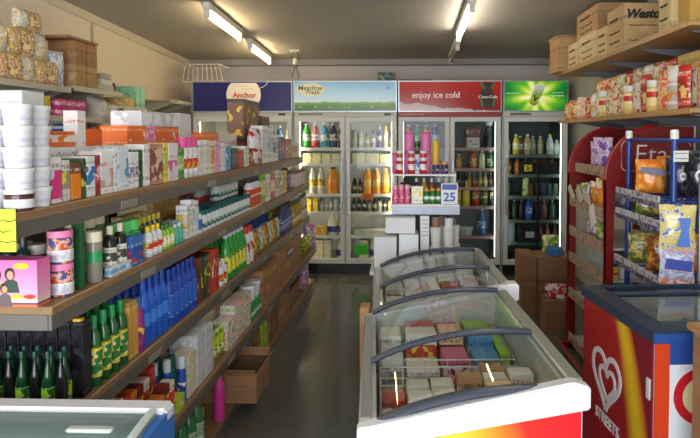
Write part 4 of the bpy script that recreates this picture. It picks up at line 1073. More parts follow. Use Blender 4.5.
fl_ = [film(['2E8A3A', 'E8D83A', 'D83A2A', '3AA84A'], 20, .25, 11), film(['F0D83A', '3A8A3A', 'E8602A', 'F0F0E8'], 20, .25, 12), film(['6A3A8A', 'F0F0F0', '3A9A4A', 'C8A8D8'], 22, .25, 13)]
fn = ['green and red', 'yellow and green', 'purple and white']
for i in range(9):
    put(bag(.085, .16, .05, fl_[i % 3], True, 20+i % 3), 'refill_pouch', f'{fn[i % 3]} refill pouch, {ORD[i]} from near end, third left shelf', 'pouch', (-.995, remap(S3, 4.09+i*.085), S3+.001), rad(82))
bl3 = bottle('bigcap', .24, .034, mat('1E4AA8', .25), mat('16306A', .3), P_('2A5AB8','D8E0F0','16306A'), False, 12)
row(S3, ys(4.0, 4.8, 9, -1.09), bl3, 'bottle', 'blue bottle with navy cap, rear rank', 'bottle')
nv = bottle('shampoo', .22, .03, mat('3A3E7A', .3), mat('26284A', .3), P_('8A8AB0','5A5A8A','D8D8E8'), False, 12)
row(S3, ys(4.87, 5.2, 5, -.99), nv, 'bottle', 'slate blue bottle', 'bottle')
yo = bottle('flat', .22, .03, mat('B8982A', .25), mat('3A5A2A', .3), P_('E8D88A','F0ECD0','8A6A1E'), False, 12)
row(S3, ys(5.22, 5.6, 6, -.985), yo, 'bottle', 'cooking oil bottle with pale label', 'bottle')
tg_ = bottle('flat', .24, .028, mat('C8BE98', .3), TEAL, P_('E8E4D0','D8CCA0','4A6A4A'), False, 12)
row(S3, ys(5.62, 5.9, 4, -.985), tg_, 'bottle', 'cream bottle with teal cap', 'bottle')
B(S3, 4.9, 5.55, S3+.235, P_('8A7A3A','6A5E2A','C8B86A'), 'long olive brown carton behind the oil bottles', .12, -1.06)

# ------------------------------------------------------------------ fourth left shelf
rp = [P_('D8402A','B8301E','F0C08A'), P_('E8883A','F0E0D0','C83A2A'), P_('8A2A2A','C84A2A','F0D04A'), P_('F0E8E0','D83A2A','E8A04A')]
rn = ['red', 'orange', 'maroon', 'white and red']
R3 = random.Random(4)
for i in range(8): B(S4, 2.06+i*.056, 2.113+i*.056, S4+.11+.05*R3.random(), rp[i % 4], f'small {rn[i % 4]} packet, {ORD[i]} from near end, front rank', .05)
for i in range(8): B(S4, 2.02+i*.062, 2.078+i*.062, S4+.17+.04*R3.random(), rp[(i+1) % 4], f'{rn[(i+1) % 4]} packet, {ORD[i]} from near end, second rank', .06, -1.02)
B(S4, 2.51, 2.62, S4+.06, P_('C8D83A','A8C02A','E8F0A0'), 'lime yellow box at the front edge', .06, -.93)
B(S4, 2.51, 2.6, S4+.1, P_('E8A04A','D86A2A','F0E0C0'), 'orange box behind the lime yellow box', .05, -1.0)
tp = bottle('bigcap', .2, .019, mat('1E52B0', .3), mat('D8E2EC', .35), P_('2A62C0','1E4AA0','F0F0F4'), True, 14)
row(S4, [(-.955, 2.66), (-1.0, 2.6), (-1.04, 2.55)], tp, 'bottle', 'slim blue tube bottle with pale cap', 'bottle')
tt = bottle('bigcap', .2, .019, mat('14705E', .3), mat('0E5A4A', .35), None, True, 14)
row(S4, [(-1.0, 2.67), (-1.045, 2.62)], tt, 'bottle', 'slim teal tube bottle', 'bottle')
egg = P_('EAE2C4','E0D6B0','2A2620','5A4A3A',.25,.7,7,.62)
for k in range(5): B(S4, 2.71, 2.83, S4+.037+k*.0376, egg, f'cream soap box with dark oval, {["lowest","second","third","fourth","top"][k]} of the front stack', .075, base=S4+k*.0376)
for k in range(6): B(S4, 2.55+(k % 3)*.1, 2.645+(k % 3)*.1, S4+.205+(k//3)*.0376, egg, f'cream soap box, {["lower","upper"][k//3]} layer, {ORD[k % 3]} from near end, at back', .075, -1.075, base=S4+.1675+(k//3)*.0376)
for i in range(3): B(S4, 2.54+i*.105, 2.643+i*.105, S4+.167, P_('B8A88A','A8987A','C8BCA0'), f'beige carton under the soap boxes, {ORD[i]} from near end,', .085, -1.07)
wt = P_('E6E8EC','D0D4DC','F2F2F4','4A5A8A',.2,.8,10,.6)
for k in range(4):
    B(S4, 2.85, 2.985, S4+.058+k*.0586, wt, f'white medicine box, {["lowest","second","third","top"][k]} of the nearer stack', .13, base=S4+k*.0586)
    B(S4, 2.99, 3.125, S4+.058+k*.0586, wt, f'white medicine box, {["lowest","second","third","top"][k]} of the farther stack', .13, base=S4+k*.0586)
gfilm = film(['3A9A3A', 'C8D83A', '2E7A2E', 'E8E8A0'], 18, .25, 31)
for i in range(3): put(bag(.062, .15, .05, gfilm, True, 30), 'tea_pouch', f'green and yellow pouch, {ORD[i]} from near end, fourth left shelf', 'pouch', (-.97, 2.94+i*.066, S4+.001), rad(80))
sb = [P_('E8D8B8','D8B89A','F0ECE0'), P_('E8B8A0','D89A7A','F4E8DC'), P_('F0ECE0','C8D8A8','8AB07A'), P_('D8E0C0','A8C08A','F0F0E8'), P_('F0D0D0','E8B0B0','F8F0F0')]
sn = ['cream', 'peach', 'white', 'pale green', 'pale pink']
for i in range(7):
    for k in range(4 if i > 1 else 3):
        c = (i*2+k) % 5
        B(S4, 3.49+i*.108, 3.594+i*.108, S4+.05+k*.0506, sb[c], f'{sn[c]} soap carton, {["lowest","second","third","top"][k]} of {ORD[i]} stack from near end,', .085, base=S4+k*.0506)
for i in range(10):
    c = (i*3+1) % 5
    B(S4, 3.16+i*.108, 3.264+i*.108, S4+.24+.04*(i % 2), sb[c], f'{sn[c]} tall carton, second rank, {ORD[i]} from near end,', .1, -1.05)
gc = bottle('can', .12, .03, mat('2E8A4A', .3), mat('C8D8C8', .35), P_('3A9A5A','E8F0E0','1E6A3A'), True, 14)
row(S4, ys(4.26, 4.6, 4, -.965), gc, 'can', 'green and white tin', 'can')
wc = bottle('tub', .09, .05, W_, mat('DCE2E6', .35), None, True, 14)
row(S4, ys(4.27, 4.6, 2, -.98), wc, 'tub', 'white plastic tub on the green tins', 'tub', base=S4+.1212)
CB = P_('A87C56','9E7450','B48A64','6A4A30',.1,.5,3,.62,.7); CB2 = P_('8E6A4A','866244','9A7654','5A3E28',.1,.5,3,.62,.7); CBI = mat('7A5A3E', .7)
B(S4, 4.68, 5.05, S4+.245, CB, 'brown cardboard carton with amber tape, middle of the', .2)
B(S4, 5.07, 5.66, S4+.275, CB, 'large brown carton with a dark blue label', .3, where='on the fourth left shelf')
o = [q for q in bpy.data.objects if q.get('label', '').startswith('large brown carton with a dark blue')][0]
obj('label_patch', MB().box(.1505, -.16, .17, .152, .06, .23), mat('2A2E4A', .5), o)
squigM = mat('B8BCC8', .5)
obj('patch_lettering', MB().tube([(.1528, -.14+.18*i/14, .2+.012*math.sin(i*2.4)) for i in range(15)], .006, 5, flat=.4), squigM, o)
o = [q for q in bpy.data.objects if q.get('label', '').startswith('brown cardboard carton with amber tape')][0]
obj('tape', MB().box(-.1005, -.182, .185, .1012, .182, .21), mat('C8862A', .4), o)
for i in range(4):
    put(bag(.1, .16, .07, [film(['3A7A2E','8AB03A','E8C83A','2E5A24'], 16, .3, 41), film(['D8C83A','5A8A3A','F0E8B0'], 16, .3, 42)][i % 2], True, 40+i % 2), 'snack_bag', f'{["green","yellow and green"][i % 2]} bag, {ORD[i]} from near end, far end of fourth shelf', 'bag', (-.985, 5.73+i*.1, S4+.001), rad(78))
pf = film(['6A2E7A', 'A878B8', 'E8E0EC', 'D04A5A'], 14, .25, 43)
for k, (x, y) in enumerate(((-.985, 6.12), (-1.125, 6.13))): put(bag(.13, .24, .06, pf, True, 44), 'snack_bag', f'purple and silver bag, {["front","rear"][k]} one at the far end of the fourth shelf', 'bag', (x, y, S4+.001), rad(15))

# ------------------------------------------------------------------ base of the left shelves
pkb = bottle('shampoo', .27, .03, mat('E0409A', .3), mat('F08AC0', .35), None, True, 16)
row(S5, [(-.99, 3.12)], pkb, 'bottle', 'tall hot pink bottle', 'bottle')
gq = bottle('soda', .27, .036, mat('3A7A4A', .12), mat('D8E0DC', .35), P_('B8D0B0','8AB08A','E8F0E8'), True, 16)
row(S5, ys(2.55, 2.85, 3, -1.0), gq, 'bottle', 'pale green water bottle', 'bottle')
yq = bottle('slim', .25, .028, mat('8A7A2A', .2), mat('26263A', .3), P_('B8A03A','E8D88A','6A5A1E'), True, 14)
row(S5, [(-1.06, 2.89), (-1.05, 2.97)], yq, 'bottle', 'olive oil bottle with dark cap', 'bottle')
bq = bottle('flat', .28, .03, mat('1E2A6A', .25), mat('16204A', .3), None, True, 14)
row(S5, [(-1.1, 2.62), (-1.12, 2.72), (-1.12, 2.81)], bq, 'bottle', 'dark navy bottle behind the water bottles', 'bottle')
put(opencarton(.32, .32, .16, CB, CBI, .3), 'open_carton', 'open brown carton jutting into the aisle from the base shelf', 'box', (-1.0, 3.48, S5+.0006), 0)
bg = bag(.2, .17, .12, film(['1E2E6A', '2A4AA8', 'C8D8E8', '16204A'], 16, .2, 51), True, 51)
put(bg, 'rice_bag', 'dark blue plastic bag behind the open brown carton', 'bag', (-1.09, 3.85, S5+.001), rad(60))
B(S5, 3.93, 4.04, S5+.2, CB2, 'upright brown carton beside the dark blue bag', .05, -.99)
B(S5, 3.76, 4.05, S5+.27, CB2, 'dark brown carton behind the open carton', .2, -1.2)
B(S5, 4.07, 4.22, S5+.12, P_('B8D82A','A0C822','E0F08A'), 'lime green box, lower one,', .1); B(S5, 4.08, 4.2, S5+.21, P_('A8D02A','98C022','D8E88A'), 'lime green box on another lime box', .09, base=S5+.1206)
B(S5, 4.3, 4.62, S5+.3, CB2, 'tall brown carton, nearer of two,', .3); B(S5, 4.64, 5.0, S5+.26, CB, 'tall brown carton, farther of two,', .3)
put(opencarton(.3, .5, .18, CB2, CBI, .4), 'open_carton', 'open brown carton holding bags near the far end of the base', 'box', (-1.14, 5.3, S5+.0006))
for k, (f_, nm, y, x) in enumerate(((film(['8A2A2A', 'C83A2A', 'F0E8E0'], 14, .25, 52), 'red', 5.2, -1.1), (film(['C8C0C8', 'F0F0F4', '8A7A9A', 'C83A3A'], 14, .25, 53), 'silver and red', 5.38, -1.1))):
    put(bag(.17, .26, .07, f_, True, 52+k), 'snack_bag', f'{nm} bag standing in the far open carton', 'bag', (x, y, S5+.006), rad(70))
put(bag(.18, .3, .08, film(['C8202A', 'E8604A', 'F0F0F0', '3A6AC8'], 14, .22, 54), True, 55), 'snack_bag', 'red and blue bag beside the far open carton', 'bag', (-1.04, 5.63, S5+.001), rad(70))
put(bag(.16, .3, .07, film(['8A3A9A', 'B878C8', 'E8D8F0'], 14, .22, 55), True, 56), 'snack_bag', 'purple bag at the far end of the base', 'bag', (-1.02, 5.83, S5+.001), rad(60))
put(bag(.16, .33, .07, film(['D83A3A', '3A6AA8', 'F0E8D8', '8A3A9A'], 18, .22, 56), True, 57), 'snack_bag', 'red and white bag at the far end of the base', 'bag', (-1.03, 6.0, S5+.001), rad(55))
# ------------------------------------------------------------------ goods in the fridges
def put_at(key, name, lab, cat, x, y, z, rz=0, group=None): return put(key, name, lab, cat, (x, y, z+.0006), rz, group)
def fr(fn, z, items, y=7.06):
    """items: (x, key, name, label, category)"""
    for x, k, n, lab, cat in items: put_at(k, n, lab, cat, x, y, z)
def md(shape, h, r, b, c, l=None, near=False, n=12, **k): return bottle(shape, h, r, b, c, l, near, n, **k)
F2 = 'meadow fridge'
for i, (c, nm) in enumerate((('2F8A3A','green'), ('C83A2A','red'), ('4AA8C8','light blue'), ('3A4660','slate'), ('8A3A2A','brown red'))):
    put_at(md('soda', .29, .049, mat(c, .3), W_, pack(c, 'E8E8E4', c)), 'bottle', f'{nm} flavoured milk bottle with white cap, top left of {F2}', 'bottle', -1.16+i*.105, 7.06, 1.46)
for i, (c, cc, h, nm) in enumerate((('DCE8D8','F0F0F0',.2,'white and green'), ('D8E0C8','F0F0F0',.19,'pale green'), ('C8A83A','3A6A2A',.17,'yellow'), ('B8A8C8','2A2A5A',.2,'lilac'), ('5A4A9A','C8C8C8',.26,'purple'), ('E8D8B8','C8A83A',.25,'cream'), ('4A3A3A','1A1A1A',.2,'dark brown'))):
    put_at(md('shampoo', h, .03, mat(c, .3), mat(cc, .35), pack(c, 'F0F0F0', c)), 'bottle', f'small {nm} bottle on the top right shelf of the {F2}', 'bottle', -.59+i*.072, 7.06, 1.46)
but = pack('F0E8B8','E8DC9A','F4F0D8','8A8A5A')
for i in range(4): put_at(carton(.1, .12, .115, but, .002), 'butter_pack', f'cream butter pack, {ORD[i]} from left, second shelf of {F2}', 'butter', -1.15+i*.112, 7.08, 1.28)
tray = pack('F0E4A8','E8D48A','F8F4E0','8A9098',.1,.7,10,.55)
for i in range(3): put_at(carton(.155, .14, .12-.006*i, tray, .002), 'cheese_pack', f'pale yellow cheese pack, {ORD[i]} from left, right side of {F2}', 'cheese', -.54+i*.162, 7.08, 1.28)
clr = md('juice', .3, .045, mat('D8D8C8', .1), mat('D8D8D8', .35), pack('E8E0D0','E0B82A','2A2A22'))
for i in range(2): put_at(clr, 'bottle', f'clear bottle with yellow label, {["left","right"][i]} of two in the {F2}', 'bottle', -1.09+i*.1, 7.07, .92)
def jug(bodyc, capc, labc, h, w):
    key = ('jug', bodyc, capc, labc, h, w)
    def build():
        b = MB().lathe([(0,0,0),(w*.92,0,0),(w,h*.03,0),(w,h*.55,0),(w*.8,h*.78,0),(w*.42,h*.9,0),(w*.4,h*.93,0)], 14, sy=.85)
        hd = MB().tube([(w*.55, -w*.6, h*.84), (w*.85, -w*.75, h*.8), (w*.98, -w*.78, h*.64), (w*.9, -w*.74, h*.5)], w*.13, 6)
        c = MB().lathe([(0,h*.93,0),(w*.46,h*.93,0),(w*.46,h,0),(0,h,0)], 12)
        l = MB().lathe([(w*1.012,h*.14,0),(w*1.012,h*.42,0)], 14, sy=.86); l.f = l.f[:-2]; l.m = l.m[:-2]; l.sm = l.sm[:-2]
        return [('body', b, [mat(bodyc, .35)]), ('handle', hd, [mat(bodyc, .35)]), ('cap', c, [mat(capc, .35)]), ('label', l, [mat(labc, .4)])]
    proto(key, build); return key
put_at(jug('E89A2A', '3A2A1A', 'D87A1E', .31, .062), 'juice_bottle', f'large orange juice bottle with black cap, left door of {F2}', 'juice', -.85, 7.07, .92)
put_at(jug('F0E8D0', 'F0F0F0', 'E8D8B0', .28, .05), 'juice_bottle', f'cream juice bottle beside the large orange one in the {F2}', 'juice', -.73, 7.07, .92)
put_at(md('juice', .18, .03, mat('2A2422', .25), mat('1A1A1A', .3), pack('3A302A','D8D0C0','2A2422')), 'bottle', f'small dark bottle left of the orange juices in the {F2}', 'bottle', -.595, 7.06, .92)
put_at(md('juice', .17, .027, mat('4A3A30', .25), mat('1A1A1A', .3), pack('3A302A','C8A890','2A2422')), 'bottle', f'small brown bottle next to the orange juices in the {F2}', 'bottle', -.53, 7.06, .92)
oj = md('juice', .3, .05, mat('E8962A', .25), mat('E8B870', .35), pack('E8962A','F0B850','E8E0B0','6A8A2A'))
for i in range(3): put_at(oj, 'juice_bottle', f'tall orange juice bottle, {ORD[i]} from left, right door of the {F2}', 'juice', -.44+i*.105, 7.07, .92)
for i in range(2): put_at(carton(.06, .1, .145, pack('F0C83A','E8B82A','F4E08A'), .002), 'carton', f'bright yellow carton, {["left","right"][i]} of two, fourth shelf of {F2}', 'box', -1.13+i*.075, 7.06, .71)
for i, c in enumerate(('B8C0B0','C8C8B8','9AA898','D0D0C8','8A9088','B0B8A8')):
    put_at(md('jar', .15, .026, mat(c, .3), W_ if i % 2 else mat('8A8A84', .35), pack(c, 'E0E0D8', c)), 'jar', f'grey yoghurt jar, {ORD[i]} from left, fourth shelf of {F2}', 'jar', -.985+i*.056, 7.06, .71)
for i in range(8):
    c = ('2E2A26','4A443C','26221E','8A8060','2A2A2A','D8D0B8','3A342A','C8C080')[i]
    put_at(md('shampoo', .155, .024, mat(c, .3), BLK2, pack(c, 'E8E4D8', c)), 'bottle', f'small drink bottle, {ORD[i]} from left, lower right shelf of {F2}', 'bottle', -.6+i*.06, 7.06, .71)
for i in range(3): put_at(carton(.075, .12, .105, pack('F0C040','E8A82A','F4DC8A'), .002), 'butter_pack', f'yellow butter pack, {ORD[i]} from left, beside milk in {F2}', 'butter', -1.12+i*.08, 7.06, .43)
mj = jug('F2ECD4', 'E8E8F0', '3A4A9A', .25, .055)
for i, (x, z, w) in enumerate(((-.855, .43, 'above, left one'), (-.735, .43, 'above, right one'), (-.76, .15, 'bottom left door'), (-.355, .15, 'bottom right door, left one'), (-.235, .15, 'bottom right door, right one'))):
    put_at(mj, 'milk_bottle', f'cream milk bottle with blue label in the {F2}, {w}', 'milk', x, 7.07, z)
for i in range(3): put_at(carton(.085, .12, .22, pack('F0E8C8','EAE0B8','F4F0DC'), .002), 'milk_carton', f'cream carton, {ORD[i]} from left, bottom shelf of {F2}', 'milk', -1.1+i*.092, 7.07, .15)
put_at(carton(.4, .2, .07, pack('D0CEC2','C4C2B4','DCDAD0'), .004), 'crate', f'pale grey crate on the shelf above the green ticket, {F2}', 'crate', -.4, 7.12, .43)
put_at(carton(.1, .12, .22, pack('E4DEC4','D8D0B0','F0ECD8'), .002), 'milk_carton', f'cream carton behind the green ticket in the {F2}', 'milk', -.49, 7.08, .15)
# navy sign fridge: only its right end shows above the shelves
for i, (c, nm) in enumerate((('8A5A3A','amber'), ('3A5A8A','blue'), ('C8B08A','tan'))):
    put_at(md('soda', .26, .04, mat(c, .3), W_, pack(c, 'E0E0DC', c)), 'bottle', f'{nm} drink bottle at right end of the dark blue sign fridge', 'bottle', -1.58+i*.1, 7.06, 1.46)
# red sign fridge
FC = 'red sign fridge'
put_at(carton(.16, .16, .12, pack('6A1E1E','8A2A24','C8A8A0'), .002), 'carton', f'dark red drinks carton on top of a white box in the {FC}', 'box', .79, 7.08, 1.58)
put_at(carton(.15, .17, .118, pack('D8D4D0','C8C0BC','8A3A3A'), .002), 'carton', f'white box under the dark red carton in the {FC}', 'box', .79, 7.08, 1.46)
put_at(md('bigcap', .26, .055, mat('1A1A1E', .25), mat('2A2A2E', .3), None), 'flask', f'black flask at the top right of the {FC}', 'flask', .98, 7.07, 1.46)
put_at(md('tub', .07, .045, W_, W_, None), 'tub', f'white tub beside the black flask in the {FC}', 'tub', .98, 7.06, 1.722)
for x, c, cc, h, r, nm in ((.63, 'D8A02A', 'F0E8D0', .17, .033, 'yellow'), (.80, 'B8641A', 'C8781E', .21, .045, 'amber'), (.90, 'C8C8A0', 'E8E8E0', .22, .038, 'pale lime'), (1.0, '1E6A3A', 'D8D8D8', .21, .042, 'green')):
    put_at(md('juice', h, r, mat(c, .22), mat(cc, .35), pack(c, c, 'E8D8B0', 'E8E0D0')), 'bottle', f'{nm} drink bottle on the upper middle shelf of the {FC}', 'bottle', x, 7.06, 1.22)
for i, (c, nm) in enumerate((('1E2A5A','navy'), ('16204A','dark navy'), ('1A1A22','black'), ('C8982A','golden'), ('8A6A1E','bronze'), ('B8A04A','straw yellow'), ('C8B8A8','beige'), ('6A2A22','maroon'))):
    put_at(md('slim', .17, .025, mat(c, .25), mat('2A2A2A' if i < 3 else 'C8C0A0', .35), pack(c, c, 'D8C890')), 'bottle', f'small {nm} bottle on the middle shelf of the {FC}', 'bottle', .57+i*.062, 7.06, 1.0)
for i, (x, c, cc, nm) in enumerate(((.62, 'F0C81E', 'F0F0E8', 'bright yellow'), (.72, 'E8D83A', 'E8E8D8', 'lemon yellow'), (.83, 'B02A22', 'F0F0F0', 'red'), (.93, '4A5A22', 'E8C83A', 'olive'), (1.02, '1E3A22', '2A2A2A', 'dark green'))):
    put_at(md('soda', .29, .046, mat(c, .2), mat(cc, .35), pack(c, c, 'E8E0A0')), 'bottle', f'large {nm} drink bottle on the lower shelf of the {FC}', 'bottle', x, 7.06, .78)
put_at(md('soda', .31, .05, mat('3A6A9A', .15), mat('8AB0D0', .3), pack('3A6A9A','5A8AB8','D8E4F0')), 'water_bottle', f'large blue water bottle at the bottom of the {FC}', 'bottle', .9, 7.06, .43)
put_at(md('tub', .1, .09, mat('C8D0D0', .3), mat('E8ECEC', .3), None), 'tub', f'wide white tub beside the blue water bottle in the {FC}', 'tub', .72, 7.1, .43)
for i, (c, nm) in enumerate((('C83A2A','red'), ('3A8A4A','green'), ('E8A02A','orange'), ('2A4A9A','blue'))):
    put_at(md('soda', .27, .044, mat(c, .25), W_, pack(c, 'E8E8E0', c)), 'bottle', f'{nm} drink bottle at the top left of the {FC}', 'bottle', .04+i*.105, 7.07, 1.46)
# green sign fridge
FD = 'green sign fridge'
for x, c, cc, h, nm in ((1.3, 'D8B83A', 'E8D8B0', .24, 'golden'), (1.43, 'C8A878', 'F0F0E8', .24, 'white labelled tan'), (1.69, 'B8C0C8', 'F0C83A', .24, 'clear yellow capped'), (1.77, 'A8B0B0', 'D8D8D8', .17, 'small clear')):
    put_at(md('soda', h, .042, mat(c, .22), mat(cc, .35), pack(c, 'E0D8C0', c)), 'bottle', f'{nm} bottle on the top shelf of the {FD}', 'bottle', x, 7.07, 1.38)
for i, (c, nm) in enumerate((('8A4A1A','amber'), ('C86A1E','orange'), ('5A3A1A','brown'), ('A8782A','honey'), ('6A3A22','rust'), ('8A6A3A','tan'))):
    put_at(md('juice', .19, .036, mat(c, .22), mat('3A2A1A', .3), pack(c, c, 'D8B87A')), 'bottle', f'{nm} bottle on the second shelf of the {FD}', 'bottle', 1.22+i*.1, 7.09, 1.15)
for i, (c, nm) in enumerate((('C8C0A0','cream'), ('9A5A2A','copper'), ('B0B8B8','pale grey'), ('D8C88A','straw'))):
    put_at(md('soda', .22, .038, mat(c, .22), mat('E8E4D8', .35), pack(c, 'E8E0D0', c)), 'bottle', f'{nm} bottle in the rear rank of the top shelf, {FD}', 'bottle', (1.22, 1.37, 1.52, 1.61)[i], 7.2, 1.38)
sgn = empty('shelf_sign', 'black sign with yellow letters across the second shelf of the green sign fridge', 'sign', (1.535, 6.99, 1.16))
obj('board', MB().box(-.215, -.004, 0, .215, .004, .135), BLK2, sgn)
text('ES', .1, FACE_NEAR(-.11, -.005, .066), mat('E8D02A', .4, 0, .15), sgn, bold=.003)
obj('mullion', MB().box(.40, .02, .3, .42, .04, 1.3), BLK2, fd)
put_at(md('can', .235, .035, pack('D8C83A','5A9A2A','E8E0A0','2A5A1A',.05,.9,14,.5), mat('B8B8A8', .3), None), 'can', f'tall yellow and green can on the middle shelf of the {FD}', 'can', 1.41, 7.06, .9)
for i, (c, nm) in enumerate((('3A4A2A','olive'), ('7A4A22','brown'), ('1E2E22','dark green'), ('4A3A5A','plum'), ('2A4A5A','petrol'), ('6A6A5A','grey'))):
    put_at(md('can', .14, .033, mat(c, .3), mat('A8A8A0', .3), None), 'can', f'{nm} drink can on the middle shelf of the {FD}', 'can', 1.22+i*.1 if i < 1 else 1.4+i*.074, 7.09 if i < 1 else 7.1, .9)
put_at(md('soda', .26, .042, mat('2A5AB0', .15), mat('C8D0E0', .3), pack('2A5AB0','4A7AD0','D0DCF0')), 'water_bottle', f'bright blue bottle on the lower middle shelf of the {FD}', 'bottle', 1.45, 7.06, .62)
for i, (c, nm) in enumerate((('5A2A22','maroon'), ('2A3A22','forest green'), ('3A2A2A','dark brown'), ('1E1E26','black'), ('6A2E2A','brick red'), ('2E4A3A','pine green'))):
    put_at(md('soda', .23, .038, mat(c, .2), mat('8A8A7A', .3), None), 'bottle', f'{nm} bottle on the lower middle shelf of the {FD}', 'bottle', (1.2, 1.29, 1.37, 1.54, 1.63, 1.73)[i], 7.08, .62)
bc = put_at(carton(.22, .16, .22, pack('1A1A1E','222228','2E2E34'), .002), 'carton', f'black carton with a white label low in the {FD}', 'box', 1.42, 7.06, .36)
obj('label', MB().box(-.02, -.082, .06, .08, -.0805, .13), mat('C8C8C4', .5), bc)
put_at(carton(.07, .1, .24, mat('7A8088', .4), .002), 'carton', f'tall grey carton at the lower left of the {FD}', 'box', 1.245, 7.06, .36)
for i, (c, nm) in enumerate((('5A1E1E','wine red'), ('7A2A22','red brown'), ('2A1A1A','near black'))):
    put_at(md('slim', .23, .035, mat(c, .2), mat('4A4A3A', .3), None), 'bottle', f'{nm} bottle on the bottom shelf of the {FD}', 'bottle', 1.58+i*.085, 7.06, .36)

# ------------------------------------------------------------------ goods on and under the small stand (shelf z 1.131, upper shelf 1.328, table .716)
Z1, Z2, ZT = 1.131, 1.3285, .7155
pt = bottle('bigcap', .13, .02, mat('E86A9A', .35), mat('F0A8C4', .35), pack('E8709A','F0B8CC','C83A6A'), True, 14)
for i in range(3): put_at(pt, 'tube', f'pink tube, {ORD[i]} from left, front of the small stand', 'tube', -.068+i*.042, 4.17, Z1)
put_at(carton(.08, .05, .12, pack('F0EED8','E8D84A','F0F0E8'), .002), 'carton', 'white and yellow carton beside the pink tubes on the stand', 'box', .085, 4.17, Z1)
sg_ = bottle('spray', .105, .02, mat('2E6A2A', .3), mat('E8A02A', .35), pack('3A9A4A','C8E04A','F0F0F0'), True, 14)
for i in range(4): put_at(sg_, 'bottle', f'small green bottle with orange cap, {ORD[i]} from left, on the small stand', 'bottle', .15+i*.042, 4.19, Z1)
bx25 = put_at(carton(.115, .04, .145, W_, .002), 'carton', 'white box with blue number 25 at the right of the stand', 'box', .305, 4.2, Z1+.12)
bx25.location = (.305, 4.13, Z1+.0006)
text('25', .085, FACE_NEAR(0, -.021, .048), mat('2A4AA8', .4), bx25, bold=.002)
obj('heading', MB().box(-.05, -.0215, .1, .05, -.02, .138), mat('2A4AA8', .4), bx25)
dk = bottle('shampoo', .12, .019, mat('1E1A22', .25), mat('C8C0B0', .35), pack('2A2226','D8CFC0','3A2A2A'), True, 12)
for i in range(4): put_at(dk, 'bottle', f'small dark bottle, {ORD[i]} from left, behind the pink tubes on stand', 'bottle', -.065+i*.05, 4.25, Z1)
cup = bottle('can', .062, .024, mat('E8D8DC', .35), mat('C83A3A', .35), pack('F0E8E8','C83A4A','3A2A2A'), True, 12)
pti = bottle('can', .15, .036, pack('D85AA0','E078B4','F0E0E8','8A2A6A',.1,.9,12,.58), mat('F0B4D8', .35), None, True, 16)
for i, x in enumerate((-.055, .15)):
    put_at(pti, 'tin', f'large pink tin, lower {["left","right"][i]}, on the upper shelf of the stand', 'tin', x, 4.35, Z2)
for i, (x, z) in enumerate(((.03, Z2+.1506), (.15, Z2+.1506))):
    if i == 0: put_at(pti, 'tin', 'large pink tin, lower middle, on the upper shelf of the stand', 'tin', .03, 4.37, Z2)
    put_at(pti, 'tin', f'large pink tin, topmost {["left","right"][i]}, on the stand', 'tin', x, 4.37 if i == 0 else 4.35, z)
put_at(bottle('can', .14, .022, pack('E8ECF4','4A7AC0','F0F0F4'), mat('D0D4DC', .35), None, True, 14), 'can', 'slim blue and white can between the topmost pink tins', 'can', .089, 4.33, Z2)
put_at(bottle('can', .24, .024, mat('E0B82A', .35), mat('3A8A4A', .35), None, True, 14), 'can', 'tall yellow can with green top at the right of the pink tins', 'can', .222, 4.35, Z2)
for i in range(3): put_at(bottle('can', .095, .026, pack('C82A2A','F0ECE8','A81E1E'), mat('F0F0F0', .35), None, True, 14), 'can', f'red and white can, {ORD[i]} from left, front edge of the stand upper shelf', 'can', -.04+i*.085, 4.3, Z2)
for i in range(2): put_at(bottle('jar', .085, .027, mat('3A2A5A', .3), mat('D8A03A', .35), pack('3A2A5A','C8C0D0','2A1E3A'), True, 14), 'jar', f'purple jar with gold lid, {["left","right"][i]} of two on the stand', 'jar', .22+i*.062, 4.3, Z2)
for i in range(5): put_at(cup, 'cup', f'small white and red pot, {ORD[i]} from left, second row of the stand shelf', 'pot', -.07+i*.055, 4.32, Z1+.0)
for i in range(5):
    c = ('7A2A3A','2A2A4A','C8A83A','8A4A2A','3A4A6A')[i]
    put_at(bottle('shampoo', .16, .022, mat(c, .3), mat('E0D8C8', .35), pack(c, 'E8DCC8', c), True, 12), 'bottle', f'{("wine red","navy","mustard","brown","slate")[i]} bottle at the back of the stand shelf', 'bottle', .03+i*.055 if i else -.02, 4.4, Z1)
for i in range(3): put_at(bottle('can', .07, .024, pack('F0ECE8','C83A3A','8A2A5A'), mat(('C8A03A','3A3A4A','D8D8D8')[i], .35), None, True, 12), 'can', f'little can with {("gold","dark","silver")[i]} lid on top of the red and white cans', 'can', -.04+i*.085, 4.3, Z2+.0956)
put_at(carton(.15, .26, .215, W_, .003), 'carton', 'white carton on the table, left of the stand', 'box', -.13, 4.08, ZT)
put_at(carton(.13, .2, .23, mat('E6EAEE', .4), .003), 'carton', 'white carton under the stand, right of the left one', 'box', .025, 4.06, ZT)
put_at(carton(.2, .2, .105, W_, .003), 'carton', 'long white carton lying across the two white cartons', 'box', -.03, 4.1, ZT+.2312)
nt = empty('framed_notice', 'white notice in a black frame under the stand shelf', 'notice', (.135, 4.085, ZT+.0006))
ring(q := MB(), -.036, 0, .036, .345, .006, -.005, .005); obj('frame', q, BLK2, nt)
obj('sheet', MB().box(-.03, -.002, .006, .03, .002, .339), mat('EDEDF2', .5), nt)
for k in range(5): obj('printed_line', MB().tube([(-.022+.044*i/8, -.0035, .31-.026*k+.006*math.sin(i*2.2+k*1.7)) for i in range(9)], .004, 5, flat=.4), mat('2A2A30', .5), nt)
cupw = bottle('cup', .13, .042, mat('E4E2DE', .35), mat('ECEAE6', .4), None, True, 16)
for i, (x, y) in enumerate(((.21, 4.1), (.30, 4.1), (.255, 4.2), (.345, 4.2))):
    put_at(cupw, 'cup', f'white cup on the table under the stand, {["front left","front right","rear left","rear right"][i]} one', 'cup', x, y, ZT)
